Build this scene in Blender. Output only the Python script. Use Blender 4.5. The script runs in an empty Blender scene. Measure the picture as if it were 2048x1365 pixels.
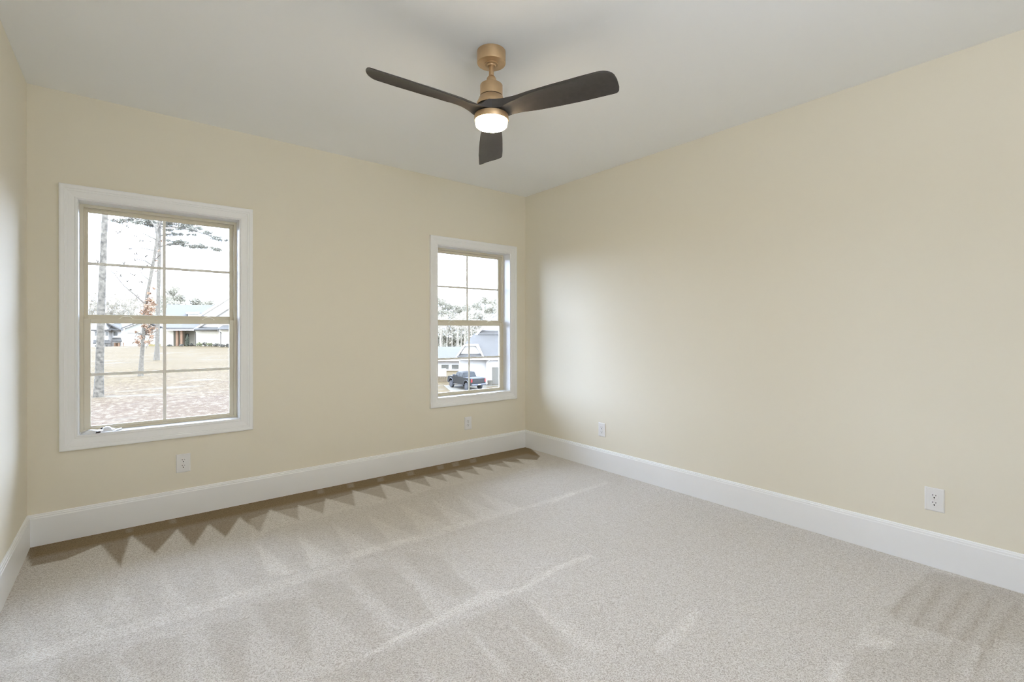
import bpy, bmesh, math, random
import numpy as np
from mathutils import Vector, Matrix

random.seed(7)
RNG = np.random.default_rng(7)
SC = bpy.context.scene
COL = SC.collection
PI = math.pi

# ------------------------------------------------------------------ camera
CAM = Vector((-3.388, -3.983, 1.2796))
YAW = 0.67689
FPX = 953.29
FW = Vector((math.sin(YAW), math.cos(YAW), 0.0))
RT = Vector((math.cos(YAW), -math.sin(YAW), 0.0))
UP = Vector((0, 0, 1))
CY = 659.67 + 1.2
cam_d = bpy.data.cameras.new('camera')
cam = bpy.data.objects.new('camera', cam_d)
COL.objects.link(cam)
cam.location = CAM
ROLL = -0.00104
m = Matrix((RT, UP, -FW)).transposed()
cam.rotation_euler = (m @ Matrix.Rotation(ROLL, 3, 'Z')).to_euler()
cam_d.sensor_width = 36.0
cam_d.sensor_fit = 'HORIZONTAL'
cam_d.lens = 36.0 * FPX / 2048.0
cam_d.shift_y = -(682.5 - CY) / 2048.0
cam_d.clip_start = 0.02
cam_d.clip_end = 1500
SC.camera = cam

# ------------------------------------------------------------------ world, light, exposure
SKY = 19.5
w = bpy.data.worlds.new('overcast_sky')
SC.world = w
w.use_nodes = True
bg = w.node_tree.nodes['Background']
bg.inputs[0].default_value = (0.665, 0.775, 1.03, 1)
bg.inputs[1].default_value = SKY
LENS_EMIT = 72.0
FILL_W = 31.0
FILL_COL = (0.93, 1.0, 1.20)
# added fill lamp behind the viewer, turned up to bounce off the ceiling
fl = bpy.data.lights.new('bounce_fill', 'AREA')
fl.shape = 'DISK'; fl.size = 0.5; fl.energy = FILL_W; fl.color = FILL_COL
flo = bpy.data.objects.new('bounce_fill', fl)
COL.objects.link(flo)
flo.location = (-2.5, -4.45, 1.9); flo.rotation_euler = (PI, 0, 0)
VS = SC.view_settings
VS.view_transform = 'Standard'
VS.look = 'None'
VS.exposure = 0.0
VS.gamma = 1.0
VS.use_curve_mapping = False
CY_ = SC.cycles
CY_.max_bounces = 14
CY_.diffuse_bounces = 10
CY_.glossy_bounces = 4
CY_.transmission_bounces = 6
CY_.transparent_max_bounces = 16
CY_.sample_clamp_indirect = 8.0
CY_.caustics_reflective = False
CY_.caustics_refractive = False
CY_.use_denoising = True
CY_.filter_width = 1.0

# ------------------------------------------------------------------ helpers
def at(px, py, D):
    """world point seen at pixel px,py of the 2048x1365 photograph at depth D (metres)"""
    return CAM + FW * D + RT * ((px - 1024.0) / FPX * D) + UP * ((659.67 - py) / FPX * D)

def tag(o, label=None, cat=None, group=None, kind=None):
    if label: o['label'] = label
    if cat: o['category'] = cat
    if group: o['group'] = group
    if kind: o['kind'] = kind
    return o

def link(name, me, mat=None, parent=None, smooth=False):
    o = bpy.data.objects.new(name, me)
    COL.objects.link(o)
    if mat is not None and not me.materials:
        me.materials.append(mat)
    if smooth:
        me.polygons.foreach_set('use_smooth', [True] * len(me.polygons))
    if parent is not None:
        o.parent = parent
        o.matrix_parent_inverse = Matrix.Translation(-parent.location) if False else Matrix.Identity(4)
    return o

def empty(name, loc=(0, 0, 0), rz=0.0):
    o = bpy.data.objects.new(name, None)
    o.empty_display_size = 0.1
    COL.objects.link(o)
    o.location = loc
    o.rotation_euler = (0, 0, rz)
    return o

class MB:
    """collects shapes into one mesh; coordinates are given in world space unless origin is set"""
    def __init__(self, origin=(0, 0, 0)):
        self.v = []; self.f = []; self.o = Vector(origin)
    def add(self, vs, fs):
        n = len(self.v)
        self.v += [tuple(Vector(p) - self.o) for p in vs]
        self.f += [tuple(i + n for i in f) for f in fs]
        return self
    def box(self, x0, x1, y0, y1, z0, z1):
        vs = [(x, y, z) for z in (z0, z1) for y in (y0, y1) for x in (x0, x1)]
        return self.add(vs, [(0, 2, 3, 1), (4, 5, 7, 6), (0, 1, 5, 4), (1, 3, 7, 5), (3, 2, 6, 7), (2, 0, 4, 6)])
    def obox(self, c, ax, ay, az):
        """box from centre and three half-extent vectors"""
        c = Vector(c)
        vs = [c + ax * sx + ay * sy + az * sz for sz in (-1, 1) for sy in (-1, 1) for sx in (-1, 1)]
        return self.add(vs, [(0, 2, 3, 1), (4, 5, 7, 6), (0, 1, 5, 4), (1, 3, 7, 5), (3, 2, 6, 7), (2, 0, 4, 6)])
    def prism(self, poly, ext):
        """closed polygon of 3-D points extruded along ext"""
        n = len(poly); e = Vector(ext)
        vs = [Vector(p) for p in poly] + [Vector(p) + e for p in poly]
        fs = [tuple(range(n))[::-1], tuple(range(n, 2 * n))]
        fs += [(i, (i + 1) % n, n + (i + 1) % n, n + i) for i in range(n)]
        return self.add(vs, fs)
    def tube(self, pts, radii, seg=8, cap=True):
        pts = [Vector(p) for p in pts]; n = len(pts)
        if not hasattr(radii, '__len__'): radii = [radii] * n
        vs = []; fs = []
        ref = Vector((0.13, 0.2, 1)).normalized()
        for i, p in enumerate(pts):
            t = (pts[min(i + 1, n - 1)] - pts[max(i - 1, 0)]).normalized()
            a = t.cross(ref)
            if a.length < 1e-3: a = t.cross(Vector((1, 0, 0)))
            a.normalize(); b = t.cross(a)
            for k in range(seg):
                q = 2 * PI * k / seg
                vs.append(p + (a * math.cos(q) + b * math.sin(q)) * radii[i])
        for i in range(n - 1):
            for k in range(seg):
                k2 = (k + 1) % seg
                fs.append((i * seg + k, i * seg + k2, (i + 1) * seg + k2, (i + 1) * seg + k))
        if cap:
            fs.append(tuple(range(seg))[::-1]); fs.append(tuple((n - 1) * seg + k for k in range(seg)))
        return self.add(vs, fs)
    def lathe(self, prof, seg=64, c=(0, 0, 0)):
        """profile [(r, z)] revolved about the vertical axis through c"""
        cx, cy, cz = c; vs = []; fs = []
        n = len(prof)
        for r, z in prof:
            for k in range(seg):
                q = 2 * PI * k / seg
                vs.append((cx + r * math.cos(q), cy + r * math.sin(q), cz + z))
        for i in range(n - 1):
            for k in range(seg):
                k2 = (k + 1) % seg
                fs.append((i * seg + k, i * seg + k2, (i + 1) * seg + k2, (i + 1) * seg + k))
        fs.append(tuple(range(seg))[::-1]); fs.append(tuple((n - 1) * seg + k for k in range(seg)))
        return self.add(vs, fs)
    def build(self, name, mat, parent=None, smooth=False, bevel=0.0, autos=None, seg=2):
        me = bpy.data.meshes.new(name)
        me.from_pydata(self.v, [], self.f)
        bm = bmesh.new(); bm.from_mesh(me)
        bmesh.ops.recalc_face_normals(bm, faces=bm.faces)
        bm.to_mesh(me); bm.free()
        o = link(name, me, mat, parent)
        if bevel > 0:
            b = o.modifiers.new('bevel', 'BEVEL'); b.width = bevel; b.segments = seg
            b.limit_method = 'ANGLE'; b.angle_limit = math.radians(40)
        if smooth:
            me.polygons.foreach_set('use_smooth', [True] * len(me.polygons))
            if autos:
                bm = bmesh.new(); bm.from_mesh(me)
                for e in bm.edges:
                    if len(e.link_faces) == 2 and e.calc_face_angle(0) > math.radians(autos): e.smooth = False
                bm.to_mesh(me); bm.free()
        return o

# ------------------------------------------------------------------ materials
def new_mat(name):
    mt = bpy.data.materials.new(name); mt.use_nodes = True
    return mt, mt.node_tree, mt.node_tree.nodes['Principled BSDF']

def mat(name, col, rough=0.6, metal=0.0, spec=0.5, var=0.0, scale=20.0, bump=0.0, bscale=None, bdist=0.002):
    mt, nt, b = new_mat(name)
    b.inputs['Base Color'].default_value = (*col, 1)
    b.inputs['Roughness'].default_value = rough
    b.inputs['Metallic'].default_value = metal
    b.inputs['Specular IOR Level'].default_value = spec
    if var > 0 or bump > 0:
        tc = nt.nodes.new('ShaderNodeTexCoord')
    if var > 0:
        nz = nt.nodes.new('ShaderNodeTexNoise'); nz.inputs['Scale'].default_value = scale
        nz.inputs['Detail'].default_value = 4
        nt.links.new(tc.outputs['Object'], nz.inputs['Vector'])
        mr = nt.nodes.new('ShaderNodeMapRange')
        mr.inputs[1].default_value = 0.3; mr.inputs[2].default_value = 0.7
        mr.inputs[3].default_value = 1 - var; mr.inputs[4].default_value = 1 + var
        nt.links.new(nz.outputs['Fac'], mr.inputs[0])
        mx = nt.nodes.new('ShaderNodeVectorMath'); mx.operation = 'SCALE'
        mx.inputs[0].default_value = col
        nt.links.new(mr.outputs[0], mx.inputs['Scale'])
        nt.links.new(mx.outputs[0], b.inputs['Base Color'])
    if bump > 0:
        n2 = nt.nodes.new('ShaderNodeTexNoise'); n2.inputs['Scale'].default_value = bscale or scale
        n2.inputs['Detail'].default_value = 3
        nt.links.new(tc.outputs['Object'], n2.inputs['Vector'])
        bp = nt.nodes.new('ShaderNodeBump'); bp.inputs['Strength'].default_value = bump
        bp.inputs['Distance'].default_value = bdist
        nt.links.new(n2.outputs['Fac'], bp.inputs['Height'])
        nt.links.new(bp.outputs[0], b.inputs['Normal'])
    return mt

M = {}
M['wall'] = mat('cream_wall_paint', (0.80, 0.758, 0.645), 0.75, spec=0.25, bump=0.05, bscale=420, bdist=0.0006)
M['ceiling'] = mat('white_ceiling_paint', (0.885, 0.905, 0.92), 0.85, spec=0.2, bump=0.05, bscale=300, bdist=0.0006)
M['trim'] = mat('white_trim_paint', (0.89, 0.905, 0.92), 0.35, spec=0.4)
M['vinyl'] = mat('tan_window_vinyl', (0.74, 0.69, 0.56), 0.45, spec=0.4)
M['muntin'] = mat('pale_muntin_vinyl', (0.82, 0.81, 0.76), 0.45, spec=0.4)
M['latch'] = mat('cream_latch_plastic', (0.92, 0.88, 0.76), 0.35)
M['brass'] = mat('satin_bronze_metal', (0.62, 0.44, 0.26), 0.42, metal=0.85, var=0.05, scale=30)
M['groove'] = mat('dark_groove', (0.10, 0.06, 0.03), 0.6)
M['blade'] = mat('dark_espresso_blade', (0.050, 0.044, 0.040), 0.45, spec=0.5, var=0.12, scale=40, bump=0.08, bscale=250, bdist=0.0006)
M['plate'] = mat('white_outlet_plastic', (0.82, 0.82, 0.82), 0.3)
M['slot'] = mat('outlet_slot_black', (0.02, 0.02, 0.02), 0.6)
M['screw'] = mat('painted_screw', (0.70, 0.70, 0.69), 0.35, metal=0.4)

def lens_mat():
    mt, nt, b = new_mat('warm_lit_lens')
    b.inputs['Base Color'].default_value = (0.9, 0.88, 0.82, 1)
    b.inputs['Roughness'].default_value = 0.4
    b.inputs['Emission Color'].default_value = (1.0, 0.80, 0.52, 1)
    b.inputs['Emission Strength'].default_value = LENS_EMIT
    return mt
M['lens'] = lens_mat()

def glass_mat():
    mt = bpy.data.materials.new('window_glass'); mt.use_nodes = True
    nt = mt.node_tree; nt.nodes.clear()
    out = nt.nodes.new('ShaderNodeOutputMaterial')
    tr = nt.nodes.new('ShaderNodeBsdfTransparent'); tr.inputs[0].default_value = (0.97, 0.985, 0.98, 1)
    gl = nt.nodes.new('ShaderNodeBsdfGlossy'); gl.inputs['Roughness'].default_value = 0.02
    fr = nt.nodes.new('ShaderNodeFresnel'); fr.inputs[0].default_value = 1.35
    mx = nt.nodes.new('ShaderNodeMixShader')
    nt.links.new(fr.outputs[0], mx.inputs[0]); nt.links.new(tr.outputs[0], mx.inputs[1])
    nt.links.new(gl.outputs[0], mx.inputs[2]); nt.links.new(mx.outputs[0], out.inputs[0])
    return mt
M['glass'] = glass_mat()

def plastic_mat():
    mt = bpy.data.materials.new('clear_bag_plastic'); mt.use_nodes = True
    nt = mt.node_tree; nt.nodes.clear()
    out = nt.nodes.new('ShaderNodeOutputMaterial')
    tr = nt.nodes.new('ShaderNodeBsdfTransparent'); tr.inputs[0].default_value = (0.97, 0.97, 0.97, 1)
    pr = nt.nodes.new('ShaderNodeBsdfPrincipled'); pr.inputs['Base Color'].default_value = (0.93, 0.94, 0.95, 1)
    pr.inputs['Roughness'].default_value = 0.15
    mx = nt.nodes.new('ShaderNodeMixShader'); mx.inputs[0].default_value = 0.8
    nt.links.new(tr.outputs[0], mx.inputs[1]); nt.links.new(pr.outputs[0], mx.inputs[2])
    nt.links.new(mx.outputs[0], out.inputs[0])
    return mt
M['bag'] = plastic_mat()

def carpet_mat():
    mt, nt, b = new_mat('beige_cut_pile_carpet')
    N = nt.nodes.new; L = nt.links.new
    tc = N('ShaderNodeTexCoord')
    b.inputs['Roughness'].default_value = 0.95
    b.inputs['Specular IOR Level'].default_value = 0.1
    # tufts
    vo = N('ShaderNodeTexVoronoi'); vo.inputs['Scale'].default_value = 310; vo.inputs['Randomness'].default_value = 1
    n1 = N('ShaderNodeTexNoise'); n1.inputs['Scale'].default_value = 430; n1.inputs['Detail'].default_value = 2
    n2 = N('ShaderNodeTexNoise'); n2.inputs['Scale'].default_value = 130; n2.inputs['Detail'].default_value = 3
    for n in (vo, n1, n2): L(tc.outputs['Object'], n.inputs['Vector'])
    sep = N('ShaderNodeSeparateColor'); L(vo.outputs['Color'], sep.inputs[0])
    a1 = N('ShaderNodeMath'); a1.operation = 'MULTIPLY_ADD'; a1.inputs[1].default_value = 0.55
    L(sep.outputs[0], a1.inputs[0]); L(n1.outputs['Fac'], a1.inputs[2])
    a2 = N('ShaderNodeMath'); a2.operation = 'MULTIPLY_ADD'; a2.inputs[1].default_value = 0.35
    L(n2.outputs['Fac'], a2.inputs[0]); L(a1.outputs[0], a2.inputs[2])
    nrm = N('ShaderNodeMapRange'); nrm.inputs[1].default_value = 0.62; nrm.inputs[2].default_value = 1.28
    L(a2.outputs[0], nrm.inputs[0])
    ramp = N('ShaderNodeValToRGB')
    e = ramp.color_ramp.elements
    e[0].position = 0.0; e[0].color = (0.47, 0.42, 0.36, 1)
    e[1].position = 1.0; e[1].color = (0.94, 0.91, 0.87, 1)
    mid = e.new(0.5); mid.color = (0.795, 0.75, 0.695, 1)
    L(nrm.outputs[0], ramp.inputs[0])
    # brushed pile direction and painted wall-foot shade: attribute nap in -1..1
    at_ = N('ShaderNodeAttribute'); at_.attribute_name = 'nap_shade'
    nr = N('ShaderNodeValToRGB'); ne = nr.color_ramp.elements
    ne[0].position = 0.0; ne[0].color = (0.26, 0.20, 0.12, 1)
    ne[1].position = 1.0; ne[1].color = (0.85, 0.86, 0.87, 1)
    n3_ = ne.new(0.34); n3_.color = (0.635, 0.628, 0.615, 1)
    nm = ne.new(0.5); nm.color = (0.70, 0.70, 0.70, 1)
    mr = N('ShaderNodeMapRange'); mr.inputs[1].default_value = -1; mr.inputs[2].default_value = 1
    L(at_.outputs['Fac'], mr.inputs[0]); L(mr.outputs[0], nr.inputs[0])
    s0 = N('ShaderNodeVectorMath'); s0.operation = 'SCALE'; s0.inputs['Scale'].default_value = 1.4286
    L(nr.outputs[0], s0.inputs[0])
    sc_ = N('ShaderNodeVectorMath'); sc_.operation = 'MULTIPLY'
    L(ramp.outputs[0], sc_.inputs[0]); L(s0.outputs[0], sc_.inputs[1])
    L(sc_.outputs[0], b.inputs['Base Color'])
    bp = N('ShaderNodeBump'); bp.inputs['Strength'].default_value = 0.8; bp.inputs['Distance'].default_value = 0.006
    L(a2.outputs[0], bp.inputs['Height']); L(bp.outputs[0], b.inputs['Normal'])
    return mt
M['carpet'] = carpet_mat()

# ================================================================== ROOM SHELL
H = 2.74; W = 3.858; YR = -4.85; WT = 0.18
X0 = -W

def structure(o, label, cat):
    return tag(o, label, cat, kind='structure')

# carpet floor with the pile direction left by the vacuum and painted window-wall shade
NAP_SHADE_MARKS = []      # filled in below: (kind, points, value, softness)
def nap_shade_field(X, Y):
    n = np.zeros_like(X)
    for pts, val, soft in NAP_SHADE_MARKS:
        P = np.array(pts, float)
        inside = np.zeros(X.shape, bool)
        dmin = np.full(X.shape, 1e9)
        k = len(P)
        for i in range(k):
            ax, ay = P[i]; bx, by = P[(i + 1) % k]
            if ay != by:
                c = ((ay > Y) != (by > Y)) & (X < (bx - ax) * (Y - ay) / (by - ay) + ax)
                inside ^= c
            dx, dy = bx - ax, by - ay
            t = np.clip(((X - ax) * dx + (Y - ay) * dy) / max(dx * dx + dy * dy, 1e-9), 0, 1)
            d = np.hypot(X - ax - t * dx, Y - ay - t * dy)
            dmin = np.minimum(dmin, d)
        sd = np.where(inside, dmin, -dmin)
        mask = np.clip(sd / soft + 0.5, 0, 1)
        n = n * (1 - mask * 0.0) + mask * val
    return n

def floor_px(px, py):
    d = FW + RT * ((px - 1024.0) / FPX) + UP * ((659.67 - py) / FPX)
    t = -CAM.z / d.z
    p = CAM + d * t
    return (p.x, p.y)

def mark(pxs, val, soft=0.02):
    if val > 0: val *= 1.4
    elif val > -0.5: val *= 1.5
    NAP_SHADE_MARKS.append(([floor_px(*q) for q in pxs], val, soft * 0.65))

def cv(pts, s, ox, oy): return [(ox + x / s, oy + y / s) for x, y in pts]
S_ = 2.926
def nap_shade_marks():
    # dark zigzag strokes plus painted shade along the window wall, light wedges between them
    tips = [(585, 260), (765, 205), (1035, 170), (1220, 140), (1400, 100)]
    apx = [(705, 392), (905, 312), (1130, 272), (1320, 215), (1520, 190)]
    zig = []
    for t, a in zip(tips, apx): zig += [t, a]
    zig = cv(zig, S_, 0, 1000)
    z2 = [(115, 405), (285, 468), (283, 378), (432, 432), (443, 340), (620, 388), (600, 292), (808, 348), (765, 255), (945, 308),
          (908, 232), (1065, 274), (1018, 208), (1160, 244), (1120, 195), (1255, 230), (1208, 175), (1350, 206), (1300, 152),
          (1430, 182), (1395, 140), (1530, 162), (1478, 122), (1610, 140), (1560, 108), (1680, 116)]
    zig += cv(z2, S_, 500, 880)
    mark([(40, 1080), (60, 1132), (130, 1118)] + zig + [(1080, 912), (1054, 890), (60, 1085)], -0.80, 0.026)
    mark([(55, 1090), (60, 1116), (1054, 907), (1080, 912), (1054, 888)], -0.12, 0.10)  # shade at the wall foot put into the carpet colour
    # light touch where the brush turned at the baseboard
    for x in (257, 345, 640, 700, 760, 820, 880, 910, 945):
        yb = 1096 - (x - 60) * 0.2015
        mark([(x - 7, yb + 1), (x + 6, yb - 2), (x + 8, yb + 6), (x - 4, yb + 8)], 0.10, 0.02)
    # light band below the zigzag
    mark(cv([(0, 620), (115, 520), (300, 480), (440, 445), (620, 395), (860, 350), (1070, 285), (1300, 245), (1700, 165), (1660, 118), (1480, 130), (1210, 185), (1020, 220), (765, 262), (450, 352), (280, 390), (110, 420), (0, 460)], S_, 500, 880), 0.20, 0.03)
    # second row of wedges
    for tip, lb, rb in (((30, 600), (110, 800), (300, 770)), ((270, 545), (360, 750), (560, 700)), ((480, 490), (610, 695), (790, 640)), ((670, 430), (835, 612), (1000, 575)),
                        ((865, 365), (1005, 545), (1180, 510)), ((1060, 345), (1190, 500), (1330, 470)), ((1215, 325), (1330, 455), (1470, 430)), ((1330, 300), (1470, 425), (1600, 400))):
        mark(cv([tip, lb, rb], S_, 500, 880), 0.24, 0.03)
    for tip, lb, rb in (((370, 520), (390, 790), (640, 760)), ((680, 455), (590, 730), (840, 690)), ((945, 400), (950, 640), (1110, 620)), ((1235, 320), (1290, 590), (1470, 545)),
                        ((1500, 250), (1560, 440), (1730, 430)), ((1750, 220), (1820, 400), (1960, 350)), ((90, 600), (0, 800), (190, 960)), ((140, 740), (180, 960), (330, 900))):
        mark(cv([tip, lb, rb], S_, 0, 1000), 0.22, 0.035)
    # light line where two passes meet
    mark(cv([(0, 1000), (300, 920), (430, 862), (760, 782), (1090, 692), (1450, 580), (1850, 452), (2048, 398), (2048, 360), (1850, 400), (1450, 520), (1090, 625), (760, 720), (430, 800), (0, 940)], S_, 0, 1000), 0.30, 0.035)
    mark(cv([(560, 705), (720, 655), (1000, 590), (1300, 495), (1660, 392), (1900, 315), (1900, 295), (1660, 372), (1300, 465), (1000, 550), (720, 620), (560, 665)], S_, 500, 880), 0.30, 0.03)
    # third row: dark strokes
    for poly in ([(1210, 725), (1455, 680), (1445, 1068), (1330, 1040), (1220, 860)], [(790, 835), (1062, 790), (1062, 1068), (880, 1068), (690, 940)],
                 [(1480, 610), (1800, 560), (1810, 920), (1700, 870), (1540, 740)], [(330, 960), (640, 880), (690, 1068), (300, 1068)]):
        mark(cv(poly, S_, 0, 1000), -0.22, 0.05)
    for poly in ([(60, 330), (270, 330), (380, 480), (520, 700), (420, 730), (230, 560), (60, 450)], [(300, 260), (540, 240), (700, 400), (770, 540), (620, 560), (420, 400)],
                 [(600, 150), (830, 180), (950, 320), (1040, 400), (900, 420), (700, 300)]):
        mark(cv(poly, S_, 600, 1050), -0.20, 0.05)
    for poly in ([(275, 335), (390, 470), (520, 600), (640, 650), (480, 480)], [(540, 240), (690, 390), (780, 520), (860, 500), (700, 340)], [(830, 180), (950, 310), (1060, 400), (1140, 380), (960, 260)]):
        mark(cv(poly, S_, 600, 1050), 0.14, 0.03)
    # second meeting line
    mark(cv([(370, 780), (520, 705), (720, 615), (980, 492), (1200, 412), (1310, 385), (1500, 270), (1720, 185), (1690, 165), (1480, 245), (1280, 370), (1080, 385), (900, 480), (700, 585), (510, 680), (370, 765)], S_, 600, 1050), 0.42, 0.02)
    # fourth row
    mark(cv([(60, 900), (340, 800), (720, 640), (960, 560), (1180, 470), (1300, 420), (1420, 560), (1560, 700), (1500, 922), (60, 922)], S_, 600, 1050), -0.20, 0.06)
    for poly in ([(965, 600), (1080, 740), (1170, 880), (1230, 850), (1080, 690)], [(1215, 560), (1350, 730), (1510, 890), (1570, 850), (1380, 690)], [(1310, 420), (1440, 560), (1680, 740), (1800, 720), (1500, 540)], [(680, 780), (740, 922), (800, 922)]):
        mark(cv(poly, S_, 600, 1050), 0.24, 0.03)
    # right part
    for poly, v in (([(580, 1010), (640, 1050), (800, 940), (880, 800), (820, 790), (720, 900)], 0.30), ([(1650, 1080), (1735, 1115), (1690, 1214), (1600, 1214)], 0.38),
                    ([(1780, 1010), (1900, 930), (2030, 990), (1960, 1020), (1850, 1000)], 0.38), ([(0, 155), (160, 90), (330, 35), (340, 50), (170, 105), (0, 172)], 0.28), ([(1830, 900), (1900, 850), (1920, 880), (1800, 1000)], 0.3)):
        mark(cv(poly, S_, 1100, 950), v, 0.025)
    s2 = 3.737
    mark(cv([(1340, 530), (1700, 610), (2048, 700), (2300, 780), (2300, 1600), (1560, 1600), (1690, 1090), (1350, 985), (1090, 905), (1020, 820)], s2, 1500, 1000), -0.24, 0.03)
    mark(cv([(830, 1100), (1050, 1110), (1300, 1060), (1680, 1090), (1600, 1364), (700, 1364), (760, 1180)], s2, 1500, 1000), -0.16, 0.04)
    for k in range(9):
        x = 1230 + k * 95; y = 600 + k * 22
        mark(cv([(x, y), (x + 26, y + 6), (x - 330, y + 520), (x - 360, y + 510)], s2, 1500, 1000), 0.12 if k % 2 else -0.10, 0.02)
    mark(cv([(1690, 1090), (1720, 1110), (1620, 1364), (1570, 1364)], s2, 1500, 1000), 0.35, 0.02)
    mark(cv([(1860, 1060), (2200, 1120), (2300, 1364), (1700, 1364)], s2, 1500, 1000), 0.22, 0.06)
nap_shade_marks()


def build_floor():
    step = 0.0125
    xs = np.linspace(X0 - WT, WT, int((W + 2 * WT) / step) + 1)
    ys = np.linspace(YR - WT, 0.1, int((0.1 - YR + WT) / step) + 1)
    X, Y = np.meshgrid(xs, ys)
    nap_shade = nap_shade_field(X, Y)
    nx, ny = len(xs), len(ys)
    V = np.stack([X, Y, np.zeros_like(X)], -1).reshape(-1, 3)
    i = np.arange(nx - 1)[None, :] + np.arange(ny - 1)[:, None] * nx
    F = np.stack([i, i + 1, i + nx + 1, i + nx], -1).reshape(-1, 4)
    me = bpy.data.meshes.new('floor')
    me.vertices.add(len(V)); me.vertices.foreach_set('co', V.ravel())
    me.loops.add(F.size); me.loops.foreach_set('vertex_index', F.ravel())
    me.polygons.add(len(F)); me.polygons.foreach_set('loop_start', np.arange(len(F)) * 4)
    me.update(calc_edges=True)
    a = me.attributes.new('nap_shade', 'FLOAT', 'POINT')
    a.data.foreach_set('value', np.clip(nap_shade, -1, 1).ravel().astype(np.float32))
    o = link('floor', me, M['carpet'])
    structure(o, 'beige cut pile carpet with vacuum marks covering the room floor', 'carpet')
build_floor()

o = MB().box(X0 - WT, WT, YR - WT, WT, H, H + 0.1).build('ceiling', M['ceiling'])
structure(o, 'plain matte white ceiling above the whole room', 'ceiling')

# window openings (inside edge of the casing)
WINS = [(-3.637, -2.752), (-1.0985, -0.2135)]
WZ0, WZ1 = 0.626, 2.095
def wall_back():
    mb = MB()
    xs = [X0 - WT] + [e for a, b in WINS for e in (a - 0.01, b + 0.01)] + [WT]
    for i in range(len(xs) - 1):
        if i % 2 == 0:
            mb.box(xs[i], xs[i + 1], 0, WT, -1.1, H)
        else:
            mb.box(xs[i], xs[i + 1], 0, WT, -1.1, WZ0 - 0.01)
            mb.box(xs[i], xs[i + 1], 0, WT, WZ1 + 0.01, H)
    o = mb.build('wall_back', M['wall'])
    structure(o, 'cream painted wall with two white framed windows', 'wall')
wall_back()
o = MB().box(0, WT, YR - WT, 0, 0, H).build('wall_right', M['wall'])
structure(o, 'long blank cream painted wall on the right side', 'wall')
o = MB().box(X0 - WT, X0, YR - WT, 0, 0, H).build('wall_left', M['wall'])
structure(o, 'narrow strip of pale wall at the left edge', 'wall')
o = MB().box(X0, 0, YR - WT, YR, 0, H).build('wall_rear', M['wall'])
structure(o, 'cream painted wall behind the viewer', 'wall')

# baseboards: extruded profile (distance from wall, height)
BP = [(0, 0), (0.015, 0), (0.015, 0.163), (0.0135, 0.1665), (0.0125, 0.1675), (0.0125, 0.1755), (0.0105, 0.1775), (0.0085, 0.179), (0.0085, 0.1835), (0.005, 0.187), (0, 0.188)]
def baseboard(name, p0, p1, inward, label):
    p0 = Vector(p0); p1 = Vector(p1); n = Vector(inward)
    poly = [p0 + n * d + UP * z for d, z in BP]
    o = MB().prism(poly, p1 - p0).build(name, M['trim'])
    structure(o, label, 'baseboard')
baseboard('baseboard_back', (X0, 0, 0), (0, 0, 0), (0, -1, 0), 'white moulded baseboard along the window wall')
baseboard('baseboard_right', (0, YR, 0), (0, 0, 0), (-1, 0, 0), 'white moulded baseboard along the long right wall')
baseboard('baseboard_left', (X0, YR, 0), (X0, 0, 0), (1, 0, 0), 'white moulded baseboard along the left wall')
baseboard('baseboard_rear', (X0, YR, 0), (0, YR, 0), (0, 1, 0), 'white moulded baseboard along the wall behind the viewer')

# ------------------------------------------------------------------ windows
# casing profile across its width: (distance outwards from the opening, projection from wall)
CP = [(0.0, 0.0), (0.0, 0.011), (0.004, 0.014), (0.009, 0.014), (0.012, 0.0115), (0.030, 0.0135), (0.044, 0.0155), (0.046, 0.0175),
      (0.056, 0.0185), (0.058, 0.021), (0.074, 0.022), (0.080, 0.021), (0.0825, 0.018), (0.0825, 0.0)]
def casing(x0, x1, z0, z1, origin):
    vs = []; fs = []; n = len(CP)
    for cx, cz, sx, sz in ((x0, z0, -1, -1), (x1, z0, 1, -1), (x1, z1, 1, 1), (x0, z1, -1, 1)):
        for d, pr in CP: vs.append((cx + sx * d, -pr, cz + sz * d))
    for c in range(4):
        c2 = (c + 1) % 4
        for i in range(n - 1):
            fs.append((c * n + i, c2 * n + i, c2 * n + i + 1, c * n + i + 1))
    return MB(origin).add(vs, fs)

def ring(mb, x0, x1, z0, z1, wl, wr, wb, wt, y0, y1):
    """rectangular frame: outer edge x0..x1, z0..z1, member widths"""
    mb.box(x0, x0 + wl, y0, y1, z0, z1); mb.box(x1 - wr, x1, y0, y1, z0, z1)
    mb.box(x0 + wl, x1 - wr, y0, y1, z0, z0 + wb); mb.box(x0 + wl, x1 - wr, y0, y1, z1 - wt, z1)

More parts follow.
